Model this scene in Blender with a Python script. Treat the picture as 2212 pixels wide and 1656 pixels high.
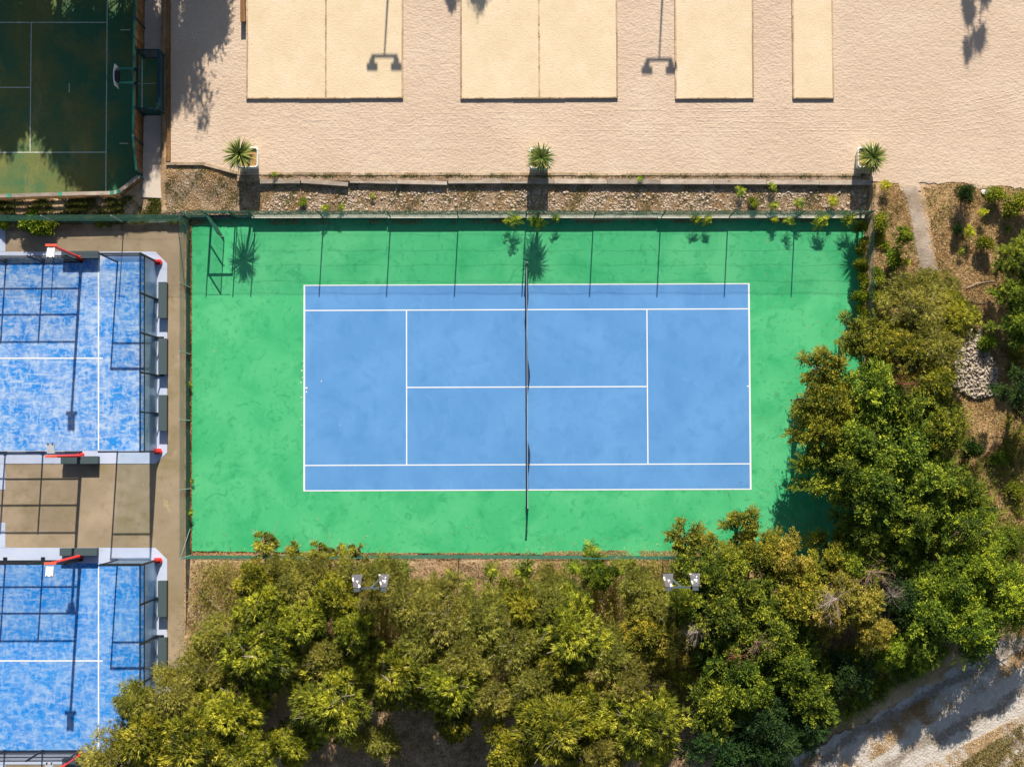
import bpy, math, random
import numpy as np
from mathutils import Vector, Matrix, Euler
rnd = random.Random(7); nr = np.random.RandomState(11)
S = bpy.context.scene; COL = S.collection
for o in list(bpy.data.objects): bpy.data.objects.remove(o)
PI = math.pi; R = math.radians
# ---------------------------------------------------------------- camera, sky, sun, exposure
cam = bpy.data.cameras.new('camera'); co = bpy.data.objects.new('camera', cam); COL.objects.link(co)
CAMLOC = Vector((-0.7509, -3.2141, 88.0)); CAMROT = Euler((0.0386806, 0.000662, -0.0037387), 'XYZ')
co.location = CAMLOC; co.rotation_euler = CAMROT
cam.lens = 58.24; cam.sensor_width = 36; cam.clip_end = 2000; S.camera = co
EL, AZ = R(34.8), R(3.3)                       # sun height, direction east of north
sd = Vector((math.sin(AZ)*math.cos(EL), math.cos(AZ)*math.cos(EL), math.sin(EL)))
W0 = bpy.data.worlds.new('World'); S.world = W0; W0.use_nodes = True
nt = W0.node_tree; sky = nt.nodes.new('ShaderNodeTexSky'); sky.sky_type = 'NISHITA'; sky.sun_disc = False
sky.sun_elevation = EL; sky.sun_rotation = AZ; bg = nt.nodes['Background']; bg.inputs[1].default_value = 0.068
nt.links.new(sky.outputs[0], bg.inputs[0])
sun = bpy.data.lights.new('sun', 'SUN'); so = bpy.data.objects.new('sun', sun); COL.objects.link(so)
sun.energy = 4.8; sun.angle = R(0.5); sun.color = (1.0, 0.93, 0.82)
so.rotation_euler = sd.to_track_quat('Z', 'Y').to_euler(); so.location = (0, 60, 60)
S.view_settings.view_transform = 'Standard'; S.view_settings.look = 'None'; S.view_settings.exposure = 0.47
S.view_settings.gamma = 1.0
S.cycles.transparent_max_bounces = 24; S.cycles.max_bounces = 6
# ---------------------------------------------------------------- survey: plan pixel (2212 px wide) -> metres, at level z
FP = 58.24/36*2212; RM = CAMROT.to_matrix()
def W(u, v, z=0.0):
    d = RM @ Vector(((u-1106)/FP, -(v-828)/FP, -1)); t = (z-CAMLOC.z)/d.z
    p = CAMLOC + d*t; return Vector((p.x, p.y, z))
RMn = np.array(RM); CL = np.array(CAMLOC)
def UVn(x, y, z=0.0):                          # metres -> plan pixels, arrays
    P = np.stack([x, y, np.zeros_like(x)+z], -1) - CL; c = P @ RMn
    return 1106+FP*c[..., 0]/-c[..., 2], 828-FP*c[..., 1]/-c[..., 2]
# ---------------------------------------------------------------- materials
def newmat(name):
    m = bpy.data.materials.new(name); m.use_nodes = True; n = m.node_tree.nodes; return m, n, m.node_tree.links, n['Principled BSDF']
def nz(n, l, tc, scale, detail=4, stretch=(1, 1, 1), rough=0.55, dist=0.0, kind='noise'):
    mp = n.new('ShaderNodeMapping'); mp.inputs['Scale'].default_value = stretch; l.new(tc, mp.inputs[0])
    if kind == 'voronoi':
        t = n.new('ShaderNodeTexVoronoi'); t.inputs['Scale'].default_value = scale; l.new(mp.outputs[0], t.inputs['Vector']); return t.outputs['Distance']
    t = n.new('ShaderNodeTexNoise'); t.inputs['Scale'].default_value = scale; t.inputs['Detail'].default_value = detail
    t.inputs['Roughness'].default_value = rough; t.inputs['Distortion'].default_value = dist
    l.new(mp.outputs[0], t.inputs['Vector']); return t.outputs[0]
def rng(n, l, s, lo, hi, a=0.0, b=1.0):
    r = n.new('ShaderNodeMapRange'); r.inputs[1].default_value = lo; r.inputs[2].default_value = hi
    r.inputs[3].default_value = a; r.inputs[4].default_value = b; l.new(s, r.inputs[0]); return r.outputs[0]
def mix(n, l, f, a, b):
    m = n.new('ShaderNodeMix'); m.data_type = 'RGBA'
    for v, i in ((f, 0), (a, 6), (b, 7)):
        if isinstance(v, (int, float)): m.inputs[i].default_value = v
        elif isinstance(v, tuple): m.inputs[i].default_value = (*v[:3], 1)
        else: l.new(v, m.inputs[i])
    return m.outputs[2]
def mat(name, col, layers=(), bumps=(), rough=0.85, metal=0.0, spec=0.3, vary=0.0):
    # layers: (colour, scale, lo, hi, strength, stretch, detail); bumps: (scale, height m, stretch, detail)
    m, n, l, p = newmat(name); tc = n.new('ShaderNodeTexCoord').outputs['Object']; c = tuple(col)
    for L in layers:
        L = list(L)+[(1, 1, 1), 4, 0][len(L)-5:] if len(L) < 8 else L
        f = rng(n, l, nz(n, l, tc, L[1], L[6], L[5], .55, L[7]), L[2], L[3], 0, L[4]); c = mix(n, l, f, c, tuple(L[0]))
    if vary:
        oi = n.new('ShaderNodeObjectInfo'); h = n.new('ShaderNodeHueSaturation'); l.new(rng(n, l, oi.outputs['Random'], 0, 1, 1-vary, 1+vary), h.inputs['Value'])
        if isinstance(c, tuple): h.inputs['Color'].default_value = (*c, 1)
        else: l.new(c, h.inputs['Color'])
        c = h.outputs[0]
    if isinstance(c, tuple): p.inputs['Base Color'].default_value = (*c, 1)
    else: l.new(c, p.inputs['Base Color'])
    p.inputs['Roughness'].default_value = rough; p.inputs['Metallic'].default_value = metal; p.inputs['Specular IOR Level'].default_value = spec
    prev = None
    for B in bumps:
        B = list(B)+[(1, 1, 1), 5][len(B)-2:] if len(B) < 4 else B
        b = n.new('ShaderNodeBump'); b.inputs['Strength'].default_value = 1; b.inputs['Distance'].default_value = B[1]
        l.new(nz(n, l, tc, B[0], B[3], B[2]), b.inputs['Height'])
        if prev: l.new(prev, b.inputs['Normal'])
        prev = b.outputs[0]
    if prev: l.new(prev, p.inputs['Normal'])
    return m
def leafmat(name, dark, mid, light, trans=0.25, hue=0.02, val=0.2, sat=1.0):
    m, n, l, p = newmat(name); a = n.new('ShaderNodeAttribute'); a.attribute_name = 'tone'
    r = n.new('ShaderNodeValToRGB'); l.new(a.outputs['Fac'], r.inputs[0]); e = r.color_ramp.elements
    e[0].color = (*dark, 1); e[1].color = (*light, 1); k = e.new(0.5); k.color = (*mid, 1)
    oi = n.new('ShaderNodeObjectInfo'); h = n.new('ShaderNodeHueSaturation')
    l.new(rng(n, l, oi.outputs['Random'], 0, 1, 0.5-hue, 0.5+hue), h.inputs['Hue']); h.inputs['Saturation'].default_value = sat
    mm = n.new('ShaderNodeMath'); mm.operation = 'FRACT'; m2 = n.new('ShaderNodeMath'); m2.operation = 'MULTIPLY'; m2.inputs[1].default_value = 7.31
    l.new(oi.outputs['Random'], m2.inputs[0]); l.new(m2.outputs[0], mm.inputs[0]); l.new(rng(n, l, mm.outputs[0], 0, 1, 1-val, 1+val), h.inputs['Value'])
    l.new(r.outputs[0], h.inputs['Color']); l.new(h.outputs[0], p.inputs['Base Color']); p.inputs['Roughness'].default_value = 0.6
    p.inputs['Specular IOR Level'].default_value = 0.25
    t = n.new('ShaderNodeBsdfTranslucent'); l.new(h.outputs[0], t.inputs[0]); ms = n.new('ShaderNodeMixShader'); ms.inputs[0].default_value = trans
    l.new(p.outputs[0], ms.inputs[1]); l.new(t.outputs[0], ms.inputs[2]); l.new(ms.outputs[0], n['Material Output'].inputs[0]); return m
M = {}
M['green'] = mat('green_acrylic', (0.055, 0.43, 0.170), [((0.095, 0.49, 0.205), 0.22, 0.42, 0.62, 0.9), ((0.014, 0.33, 0.115), .5, 0.48, 0.66, 0.55, (1, 1, 1), 10, .6), ((0.014, 0.28, 0.10), 1.6, 0.54, 0.66, 0.5, (1, 1, 1), 12, 1.6),
    ((0.10, 0.50, 0.22), 1.1, 0.60, 0.66, 0.35, (1.2, .8, 1), 8, 2.2), ((0.012, 0.25, 0.10), 1.0, 0.495, 0.505, 0.0), ((0.30, 0.42, 0.16), .8, 0.70, 0.78, 0.6, (1.6, 1, 1), 8), ((0.012, 0.24, 0.10), 24, 0.60, 0.72, 0.45, (1, 1, 1), 6)], [(60, .002)], 0.75)
M['blue'] = mat('blue_acrylic', (0.098, 0.275, 0.56), [((0.125, 0.32, 0.62), 0.3, 0.42, 0.62, 0.8), ((0.07, 0.235, 0.50), 1.1, 0.5, 0.72, 0.55, (1, 1, 1), 12, .5), ((0.14, 0.34, 0.63), 2.2, 0.58, 0.7, 0.35, (1, .5, 1), 8, 1.0),
    ((0.05, 0.18, 0.40), 20, 0.62, 0.74, 0.5, (1, 1, 1), 6), ((0.04, 0.15, 0.36), 3.5, 0.68, 0.74, 0.35, (1, 1, 1), 10)], [(60, .002)], 0.75)
M['white'] = mat('white_line_paint', (0.80, 0.80, 0.78), [((0.6, 0.64, 0.66), 6, 0.55, 0.8, 0.35)], (), 0.7)
M['sand'] = mat('pinkish_sand', (0.60, 0.455, 0.335), [((0.66, 0.515, 0.385), 0.35, 0.4, 0.65, 0.8), ((0.53, 0.385, 0.28), 4, 0.52, 0.75, 0.5, (1, 1, 1), 10), ((0.34, 0.235, 0.165), 8, 0.665, 0.72, 0.7, (1, 1.4, 1), 5), ((0.70, 0.56, 0.43), 17, .6, .72, .5)],  # dark dimple layer: shade of small hollows painted into the sand colour
    [(2.2, .035, (1, 1.1, 1), 4), (7, .045, (.8, 1.2, 1), 10), (24, .022, (1, 1, 1), 6)], 0.95, spec=.1)
M['padsand'] = mat('yellow_sand', (0.69, 0.55, 0.365), [((0.75, 0.61, 0.43), 0.5, 0.4, 0.65, 0.9), ((0.62, 0.46, 0.26), 3, 0.5, 0.75, 0.45, (1, 1, 1), 12), ((0.50, 0.35, 0.19), 24, 0.62, 0.74, 0.4)],
    [(9, .018, (1, 1, 1), 6), (26, .010)], 0.95, spec=.1)
M['timber'] = mat('weathered_timber', (0.40, 0.29, 0.18), [((0.55, 0.42, 0.30), 1.3, 0.45, 0.6, 0.8, (1, 1, 1), 3), ((0.16, 0.095, 0.05), 3, 0.56, 0.72, 0.8, (1, 1, 1), 8), ((0.12, 0.08, 0.05), 10, .6, .75, .6)], [(14, .012)], 0.9, vary=.25)
M['greytimber'] = mat('grey_timber', (0.38, 0.31, 0.245), [((0.50, 0.42, 0.34), 1.6, 0.45, 0.6, 0.8), ((0.10, 0.075, 0.055), 5, 0.54, 0.72, 0.8, (.3, 3, 1), 8)], [(14, .015)], 0.9, vary=.25)
M['brownboard'] = mat('brown_board', (0.20, 0.10, 0.035), [((0.34, 0.18, 0.07), 2, 0.45, 0.65, 0.8, (4, .6, .6), 4), ((0.09, .05, .03), 4, .55, .7, .7)], [(12, .01)], 0.8, vary=.2)
M['concrete'] = mat('brown_concrete', (0.31, 0.24, 0.155), [((0.41, 0.315, 0.215), 0.35, 0.45, 0.62, 0.9, (1, 1, 1), 5), ((0.235, 0.19, 0.09), 0.5, 0.5, 0.68, 0.8, (1, 1.4, 1), 6), ((0.20, 0.14, 0.08), 2.2, 0.55, 0.75, 0.5, (1, 1, 1), 8),
    ((0.55, 0.42, 0.30), 0.9, 0.66, 0.74, 0.5, (2, .8, 1), 4), ((.14, .10, .06), 26, .6, .75, .5)], [(40, .004)], 0.9)
M['pathconc'] = mat('pale_path_concrete', (0.60, 0.51, 0.42), [((0.48, 0.41, 0.34), 1.2, 0.45, 0.7, 0.8, (1, 1, 1), 6), ((.28, .23, .18), 9, .6, .75, .5)], [(30, .005)], 0.9)
M['slab'] = mat('pale_blue_slab', (0.48, 0.545, 0.70), [((0.55, 0.60, 0.73), 0.8, 0.4, 0.6, 0.8), ((0.36, 0.42, 0.56), 3, 0.58, 0.8, 0.5)], [(30, .003)], 0.85)
M['cap'] = mat('pale_wall_cap', (0.78, 0.74, 0.62), [((0.35, 0.32, 0.26), 2, 0.5, 0.7, 0.7), ((.15, .16, .12), 8, .6, .75, .6)], [(20, .006)], 0.9)
M['wallface'] = mat('dark_retaining_wall', (0.10, 0.13, 0.11), [((0.20, 0.20, 0.17), 2, 0.5, 0.7, 0.7)], [(8, .02)], 0.95)
def turf(name, base, dark, pale, k):
    return mat(name, base, [(dark, 0.7, 0.42, 0.62, 0.8, (1, 1, 1), 5), (pale, .8, 0.42, 0.62, k*.55, (0.9, 1.0, 1), 14, .3), (pale, 5.5, 0.46, 0.66, k*.75, (0.5, 1.1, 1), 12, .6), (pale, 2.4, 0.52, 0.58, k*.5, (1.3, 0.5, 1), 12, 1.2),
        (pale, 2.0, 0.55, 0.62, k*.6, (.35, 1.6, 1), 12, .8), (dark, 3.0, 0.52, 0.6, .45, (1, 1, 1), 12, .6), ((0.01, 0.12, 0.40), 30, 0.6, 0.75, 0.3)], [(80, .003)], 0.9)
M['turfA'] = turf('sanded_blue_turf', (0.016, 0.235, 0.66), (0.004, 0.19, 0.62), (0.50, 0.60, 0.72), 0.82)
M['turfB'] = turf('blue_turf', (0.008, 0.235, 0.66), (0.002, 0.19, 0.62), (0.42, 0.55, 0.72), 0.6)
M['greenturf'] = mat('olive_turf', (0.15, 0.175, 0.055), [((0.035, 0.15, 0.075), 0.4, 0.4, 0.6, 0.9), ((0.30, 0.25, 0.08), 0.7, 0.55, 0.75, 0.7, (1.4, .6, 1), 6), ((.04, .07, .03), 14, .55, .7, .6)], [(40, .01)], 0.95)
M['earth'] = mat('dry_ground', (0.50, 0.33, 0.185), [((0.62, 0.44, 0.27), 0.7, 0.42, 0.62, 0.9, (1, 1, 1), 6), ((0.24, 0.14, 0.08), 1.7, 0.5, 0.68, 0.6, (1, 1, 1), 8), ((0.15, 0.15, 0.04), 1.1, 0.56, 0.7, 0.7, (1, 1, 1), 7),
    ((0.60, 0.47, 0.34), 9, 0.60, 0.70, 0.8, (1, 1, 1), 6), ((.10, .06, .035), 14, .6, .72, .6, (1, 1, 1), 6)], [(5, .05), (20, .03)], 0.95, spec=.1)
M['gravelbed'] = mat('gravel_bed', (0.44, 0.31, 0.20), [((0.26, 0.155, 0.08), 1.2, 0.45, 0.65, 0.8, (1, 1, 1), 7), ((0.62, 0.50, 0.38), 7, 0.55, 0.66, 0.7), ((.10, .06, .035), 11, .57, .68, .8)], [(9, .08), (25, .04)], 0.95, spec=.1)
M['pathgravel'] = mat('grey_gravel_path', (0.46, 0.37, 0.29), [((0.33, 0.25, 0.18), 1.1, 0.45, 0.62, 0.9, (1, 1, 1), 9), ((.25, .2, .16), 20, .58, .72, .6)], [(12, .03)], 0.95)
M['black'] = mat('black_steel', (0.012, 0.018, 0.026), (), (), 0.5)
M['navy'] = mat('dark_teal_steel', (0.01, 0.045, 0.05), [((.02, .10, .09), 2, .5, .7, .6)], (), 0.5)
M['gwire'] = mat('green_wire', (0.035, 0.125, 0.085), (), (), 0.5)
M['gpost'] = mat('green_post', (0.015, 0.085, 0.06), (), (), 0.5)
M['galv'] = mat('galvanised_steel', (0.42, 0.47, 0.46), [((.25, .28, .27), 6, .5, .7, .6)], (), 0.5, metal=.3)
M['grail'] = mat('teal_rail', (0.06, 0.33, 0.20), [((0.02, 0.10, 0.11), 0.9, 0.5, 0.62, 0.8, (.2, 1, 1), 2)], (), 0.5)
M['red'] = mat('red_paint', (0.78, 0.045, 0.035), [((0.6, 0.03, 0.05), 3, .5, .7, .5)], (), 0.45)
M['orange'] = mat('orange_red_paint', (0.85, 0.12, 0.06), (), (), 0.45)
M['grey'] = mat('dark_grey_lid', (0.055, 0.085, 0.095), [((0.075, 0.105, 0.11), 20, .4, .6, .8)], [(60, .002)], 0.7)
M['lampwhite'] = mat('white_lamp_housing', (0.70, 0.70, 0.70), [((.5, .5, .52), 5, .5, .6, .5)], (), 0.5)
M['lampgrey'] = mat('grey_lamp_housing', (0.085, 0.09, 0.105), [((0.12, .10, .105), 3, .4, .6, .8), ((0.80, 0.76, 0.74), 4.6, 0.585, 0.60, 1.0, (1, .8, 1), 5)], (), 0.6)
M['lampbody'] = mat('grey_lamp_body', (0.09, 0.11, 0.12), (), (), 0.6)
M['planter'] = mat('white_planter_shell', (0.70, 0.70, 0.62), [((0.45, 0.44, 0.36), 3, 0.55, 0.75, 0.6)], (), 0.6)
M['pebble'] = mat('orange_soil', (0.46, 0.25, 0.10), [((0.58, 0.36, 0.18), 6, 0.45, 0.6, 0.8), ((.16, .08, .04), 12, .58, .7, .8)], [(18, .04)], 0.95)
M['bark'] = mat('grey_brown_bark', (0.14, 0.105, 0.08), [((0.24, 0.20, 0.17), 5, 0.5, 0.7, 0.7)], [(16, .02)], 0.95)
M['twig'] = mat('bleached_twig', (0.42, 0.34, 0.29), (), (), 0.9)
M['redtwig'] = mat('reddish_dead_twig', (0.36, 0.13, 0.085), (), (), 0.9)
M['pinktwig'] = mat('pinkish_dead_twig', (0.38, 0.24, 0.18), (), (), 0.9)
M['stone'] = mat('pale_stone', (0.47, 0.355, 0.255), [((0.62, 0.51, 0.40), 3.7, 0.45, 0.62, 0.9), ((.28, .19, .12), 4.6, .52, .66, .8)], [(20, .01)], 0.9)
M['whitestone'] = mat('bleached_stone', (0.52, 0.44, 0.35), [((0.28, 0.215, 0.155), 5.4, 0.48, 0.62, 0.8)], [(20, .01)], 0.9)
M['net'] = mat('black_net_cord', (0.008, 0.010, 0.014), (), (), 0.8)
M['tape'] = mat('white_net_tape', (0.42, 0.44, 0.46), (), (), 0.8)
M['yellowpaint'] = mat('yellow_marking', (0.62, 0.55, 0.22), [((.34, .26, .15), 12, .45, .6, .7)], (), 0.8)
M['pine'] = leafmat('pine_needles', (0.045, 0.068, 0.008), (0.29, 0.31, 0.022), (0.80, 0.74, 0.08), 0.24, 0.012, .14)
M['wispy'] = leafmat('olive_needles', (0.11, 0.12, 0.025), (0.36, 0.35, 0.055), (0.72, 0.66, 0.14), 0.28, 0.012, .12)
M['leaf'] = leafmat('broad_leaves', (0.022, 0.05, 0.004), (0.125, 0.185, 0.012), (0.55, 0.58, 0.045), 0.2, 0.02, .18)
M['yleaf'] = leafmat('yellowing_leaves', (0.06, 0.065, 0.01), (0.26, 0.225, 0.02), (0.66, 0.52, 0.09), 0.2, 0.012, .12)
M['oleaf'] = leafmat('orange_tinged_leaves', (0.04, 0.055, 0.006), (0.19, 0.205, 0.014), (0.60, 0.50, 0.04), 0.2, 0.015, .15)
M['lime'] = leafmat('fresh_green_leaves', (0.018, 0.055, 0.005), (0.14, 0.21, 0.010), (0.55, 0.60, 0.035), 0.2, 0.012, .15)
M['limey'] = leafmat('lime_yellow_leaves', (0.15, 0.2, 0.01), (0.42, 0.42, 0.015), (0.62, 0.56, 0.03), 0.3, 0.01, .1)
M['darkleaf'] = leafmat('dark_conifer_and_shaded_leaves', (0.012, 0.035, 0.008), (0.03, 0.075, 0.01), (0.08, 0.13, 0.02), 0.15, 0.01, .15)  # conifer shrubs' own dark green; on leafy trees it paints in their shade
M['yucca'] = leafmat('yucca_blades', (0.03, 0.07, 0.012), (0.14, 0.20, 0.035), (0.60, 0.56, 0.16), 0.2, 0.005, .08)
M['straw'] = leafmat('straw_blades', (0.34, 0.20, 0.08), (0.68, 0.46, 0.20), (0.90, 0.72, 0.42), 0.2, 0, 0)
M['weed'] = leafmat('weed_blades', (0.04, 0.06, 0.01), (0.14, 0.15, 0.02), (0.30, 0.28, 0.06), 0.2, 0, 0)
M['litter'] = leafmat('dead_leaf_litter', (0.16, 0.075, 0.04), (0.42, 0.21, 0.09), (0.66, 0.44, 0.24), 0.1, 0, 0)
def glassmat():
    m, n, l, p = newmat('court_glass'); n.remove(p)
    t = n.new('ShaderNodeBsdfTransparent'); t.inputs[0].default_value = (0.91, 0.955, 0.965, 1)
    g = n.new('ShaderNodeBsdfGlossy'); g.inputs['Roughness'].default_value = 0.35; g.inputs[0].default_value = (.40, .50, .58, 1); f = n.new('ShaderNodeFresnel'); f.inputs[0].default_value = 1.12
    s = n.new('ShaderNodeMixShader'); l.new(rng(n, l, f.outputs[0], 0, .7, 0.02, 0.72), s.inputs[0]); l.new(t.outputs[0], s.inputs[1]); l.new(g.outputs[0], s.inputs[2])
    l.new(s.outputs[0], n['Material Output'].inputs[0]); return m
M['glass'] = glassmat()
# ---------------------------------------------------------------- mesh helpers
class MB:
    def __init__(s): s.v = []; s.f = []; s.n = 0
    def add(s, v, f):
        v = np.asarray(v, float); s.v.append(v); s.f += [tuple(i+s.n for i in q) for q in f]; s.n += len(v); return s
    def hexa(s, P):                             # 8 corners: bottom loop, top loop
        return s.add(P, [(3, 2, 1, 0), (4, 5, 6, 7), (0, 1, 5, 4), (1, 2, 6, 5), (2, 3, 7, 6), (3, 0, 4, 7)])
    def box(s, a, b):
        (x0, y0, z0), (x1, y1, z1) = a, b
        return s.hexa([(x0, y0, z0), (x1, y0, z0), (x1, y1, z0), (x0, y1, z0), (x0, y0, z1), (x1, y0, z1), (x1, y1, z1), (x0, y1, z1)])
    def bar(s, a, b, w, h=None, up=(0, 0, 1)):   # square bar between two points
        a = Vector(a); b = Vector(b); h = h or w; d = (b-a).normalized(); u = Vector(up)
        if abs(d.dot(u)) > .98: u = Vector((0, 1, 0))
        x = d.cross(u).normalized()*w/2; y = x.cross(d).normalized()*h/2
        return s.hexa([a-x-y, a+x-y, a+x+y, a-x+y, b-x-y, b+x-y, b+x+y, b-x+y])
    def tube(s, pts, rad, k=8, cap=True):
        pts = [Vector(p) for p in pts]; rad = rad if hasattr(rad, '__len__') else [rad]*len(pts); V = []; F = []
        for i, p in enumerate(pts):
            d = (pts[min(i+1, len(pts)-1)]-pts[max(i-1, 0)]).normalized(); u = Vector((0, 0, 1)) if abs(d.z) < .95 else Vector((1, 0, 0))
            x = d.cross(u).normalized(); y = x.cross(d)
            V += [p+(x*math.cos(2*PI*j/k)+y*math.sin(2*PI*j/k))*rad[i] for j in range(k)]
        for i in range(len(pts)-1): F += [(i*k+j, i*k+(j+1) % k, (i+1)*k+(j+1) % k, (i+1)*k+j) for j in range(k)]
        if cap: F += [tuple(range(k))[::-1], tuple((len(pts)-1)*k+j for j in range(k))]
        return s.add(V, F)
    def slab(s, poly, z0, z1):                   # prism from plan points
        n = len(poly); V = [(p[0], p[1], z0) for p in poly]+[(p[0], p[1], z1) for p in poly]
        return s.add(V, [tuple(range(n))[::-1], tuple(range(n, 2*n))]+[(i, (i+1) % n, (i+1) % n+n, i+n) for i in range(n)])
    def sheet(s, poly): return s.add([tuple(p) for p in poly], [tuple(range(len(poly)))])
    def mesh(s, name, m, smooth=False):
        me = bpy.data.meshes.new(name); me.from_pydata(np.concatenate(s.v).tolist(), [], s.f); me.materials.append(M[m] if isinstance(m, str) else m)
        if smooth: me.polygons.foreach_set('use_smooth', [True]*len(me.polygons))
        me.update(); return me
    def build(s, name, m, parent=None, smooth=False, bevel=0):
        o = bpy.data.objects.new(name, s.mesh(name, m, smooth)); COL.objects.link(o)
        if parent: o.parent = parent
        if bevel:
            b = o.modifiers.new('bevel', 'BEVEL'); b.width = bevel; b.segments = 2; b.limit_method = 'ANGLE'
        return o
def npmesh(name, V, F, m, tone=None):
    me = bpy.data.meshes.new(name); V = np.asarray(V, np.float32); F = np.asarray(F, np.int32); k = F.shape[1]
    me.vertices.add(len(V)); me.vertices.foreach_set('co', V.ravel()); me.loops.add(F.size); me.loops.foreach_set('vertex_index', F.ravel())
    me.polygons.add(len(F)); me.polygons.foreach_set('loop_start', np.arange(0, F.size, k, dtype=np.int32)); me.update(calc_edges=True)
    if tone is not None: me.attributes.new('tone', 'FLOAT', 'POINT').data.foreach_set('value', np.clip(tone, 0, 1).astype(np.float32))
    me.materials.append(M[m] if isinstance(m, str) else m); return me
def tag(o, label=None, cat=None, group=None, kind=None):
    for k, v in (('label', label), ('category', cat), ('group', group), ('kind', kind)):
        if v: o[k] = v
    return o
def thing(name, label, cat, loc=(0, 0, 0), group=None, rz=0):
    o = bpy.data.objects.new(name, None); COL.objects.link(o); o.location = loc; o.rotation_euler[2] = rz; o.empty_display_size = .3
    return tag(o, label, cat, group)
def struct(o, label=None): return tag(o, label, None, None, 'structure')
def copy_tree(o, parent=None):
    c = o.copy(); COL.objects.link(c); c.parent = parent
    for ch in [x for x in bpy.data.objects if x.parent == o]: copy_tree(ch, c)
    return c
KIDS = {}
# ---------------------------------------------------------------- ground levels
ZS = 0.90; ZM = 0.38                            # sand terrace, small green pitch
def sm(x, a, b): t = np.clip((x-a)/(b-a), 0, 1); return t*t*(3-2*t)
def wob(x, y, k=1.0):
    return (np.sin(x*1.3*k+1.7)*np.cos(y*1.1*k+.6)+.6*np.sin(x*2.9*k+y*2.3*k)+.4*np.cos(x*5.1*k-y*4.7*k+2))/2
def G(x, y):
    x = np.asarray(x, float); y = np.asarray(y, float); u, v = UVn(x, y)
    h = np.full(x.shape, -0.08)
    h = np.where((v > 1210) & (u > 402), -0.02+.05*wob(x, y), h)
    east = 0.86-0.80*sm(v, 405, 820); rough = .05*wob(x, y)*sm(v, 400, 430)
    h = np.where((u > 1876) & (v > 380), east+rough+.0, h)
    h = np.where((u > 1840) & (v > 1010), np.minimum(.05+.05*wob(x, y), 9), h)
    strip = np.where(v < 396, 0.855, 0.60-0.14*sm(v, 400, 462)+.012*wob(x, y, 2))
    h = np.where((u > 300) & (u <= 1876) & (v <= 468), strip, h)
    wp = 0.80-0.35*sm(v, 372, 450)+.02*wob(x, y, 2)
    h = np.where((u > 357) & (u < 535) & (v > 350) & (v < 468), wp, h)
    h = np.where((v < 376) & (u > 368), 0.8, h)
    h = np.where((u <= 357) & (v <= 478), 0.33-.03*sm(v, 430, 470), h)
    h = np.where((v > 1672-(u-1650)*.5415+6) & (u > 1600), -.07, h)
    return h
def Gz(p): return float(G(np.array([p.x]), np.array([p.y]))[0])
def on(u, v, dz=0.0):                           # point of the ground seen at plan pixel (u, v)
    z = 0.0
    for _ in range(4): z = Gz(W(u, v, z))
    return W(u, v, z+dz)
xs = np.concatenate([[-600, -300, -120, -60, -38], np.arange(-34, 38, .22), [42, 60, 120, 300, 600]])
ys = np.concatenate([[-600, -300, -120, -60, -34], np.arange(-27, 26, .22), [32, 60, 120, 300, 600]])
X, Y = np.meshgrid(xs, ys); Z = G(X, Y)
Z = np.where((np.abs(X) > 37) | (Y > 26) | (Y < -27), np.where(Y > 10, .3, -.02), Z)
nx, ny = len(xs), len(ys); idx = np.arange(nx*ny).reshape(ny, nx)
F = np.stack([idx[:-1, :-1], idx[:-1, 1:], idx[1:, 1:], idx[1:, :-1]], -1).reshape(-1, 4)
g = bpy.data.objects.new('ground', npmesh('ground', np.stack([X, Y, Z], -1).reshape(-1, 3), F, 'earth')); COL.objects.link(g); struct(g)
g.data.polygons.foreach_set('use_smooth', [True]*len(g.data.polygons))
def flat(name, pts, z, m, label=None, parent=None):
    o = MB().sheet([W(u, v, z) for u, v in pts][::-1]).build(name, m, parent)
    return struct(o, label) if not parent else o
def rectpts(u0, v0, u1, v1): return [(u0, v0), (u1, v0), (u1, v1), (u0, v1)]
def ragged(pts, z, n=60, amp=.06, seed=1):      # plan outline with small irregularities
    r = random.Random(seed); P = [W(u, v, z) for u, v in pts]; out = []
    L = sum((P[i]-P[i-1]).length for i in range(len(P)))
    for i in range(len(P)):
        a, b = P[i], P[(i+1) % len(P)]; k = max(1, int(n*(b-a).length/L)); nn = (b-a).normalized(); nn = Vector((-nn.y, nn.x, 0))
        for j in range(k): out.append(a.lerp(b, j/k)+nn*(r.uniform(-amp, amp) if j else 0))
    return out[::-1]
# sand terrace: two butted sheets with real sides
se = [(369, -420), (2700, -420), (2700, 440), (2400, 425), (2212, 408), (2150, 402), (2118, 408), (2090, 396), (1985, 394), (1990, 412), (1945, 412), (1940, 396), (1880, 391), (1880, 375), (512, 372), (440, 350), (369, 350)]
P = [W(u, v, ZS) for u, v in se[::-1]]; rs = random.Random(3); out = []
for i, p in enumerate(P):
    q = P[(i+1) % len(P)]; east = p.x > 20 and q.x > 20 and abs(p.x) < 45; k = max(1, int((q-p).length/.25)) if east else 1
    out += [p.lerp(q, j/k)+Vector((rs.uniform(-.07, .07), rs.uniform(-.07, .07), 0))*(j > 0) for j in range(k)]
struct(MB().slab(out, ZS-.35, ZS).build('sand', 'sand'))
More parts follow.
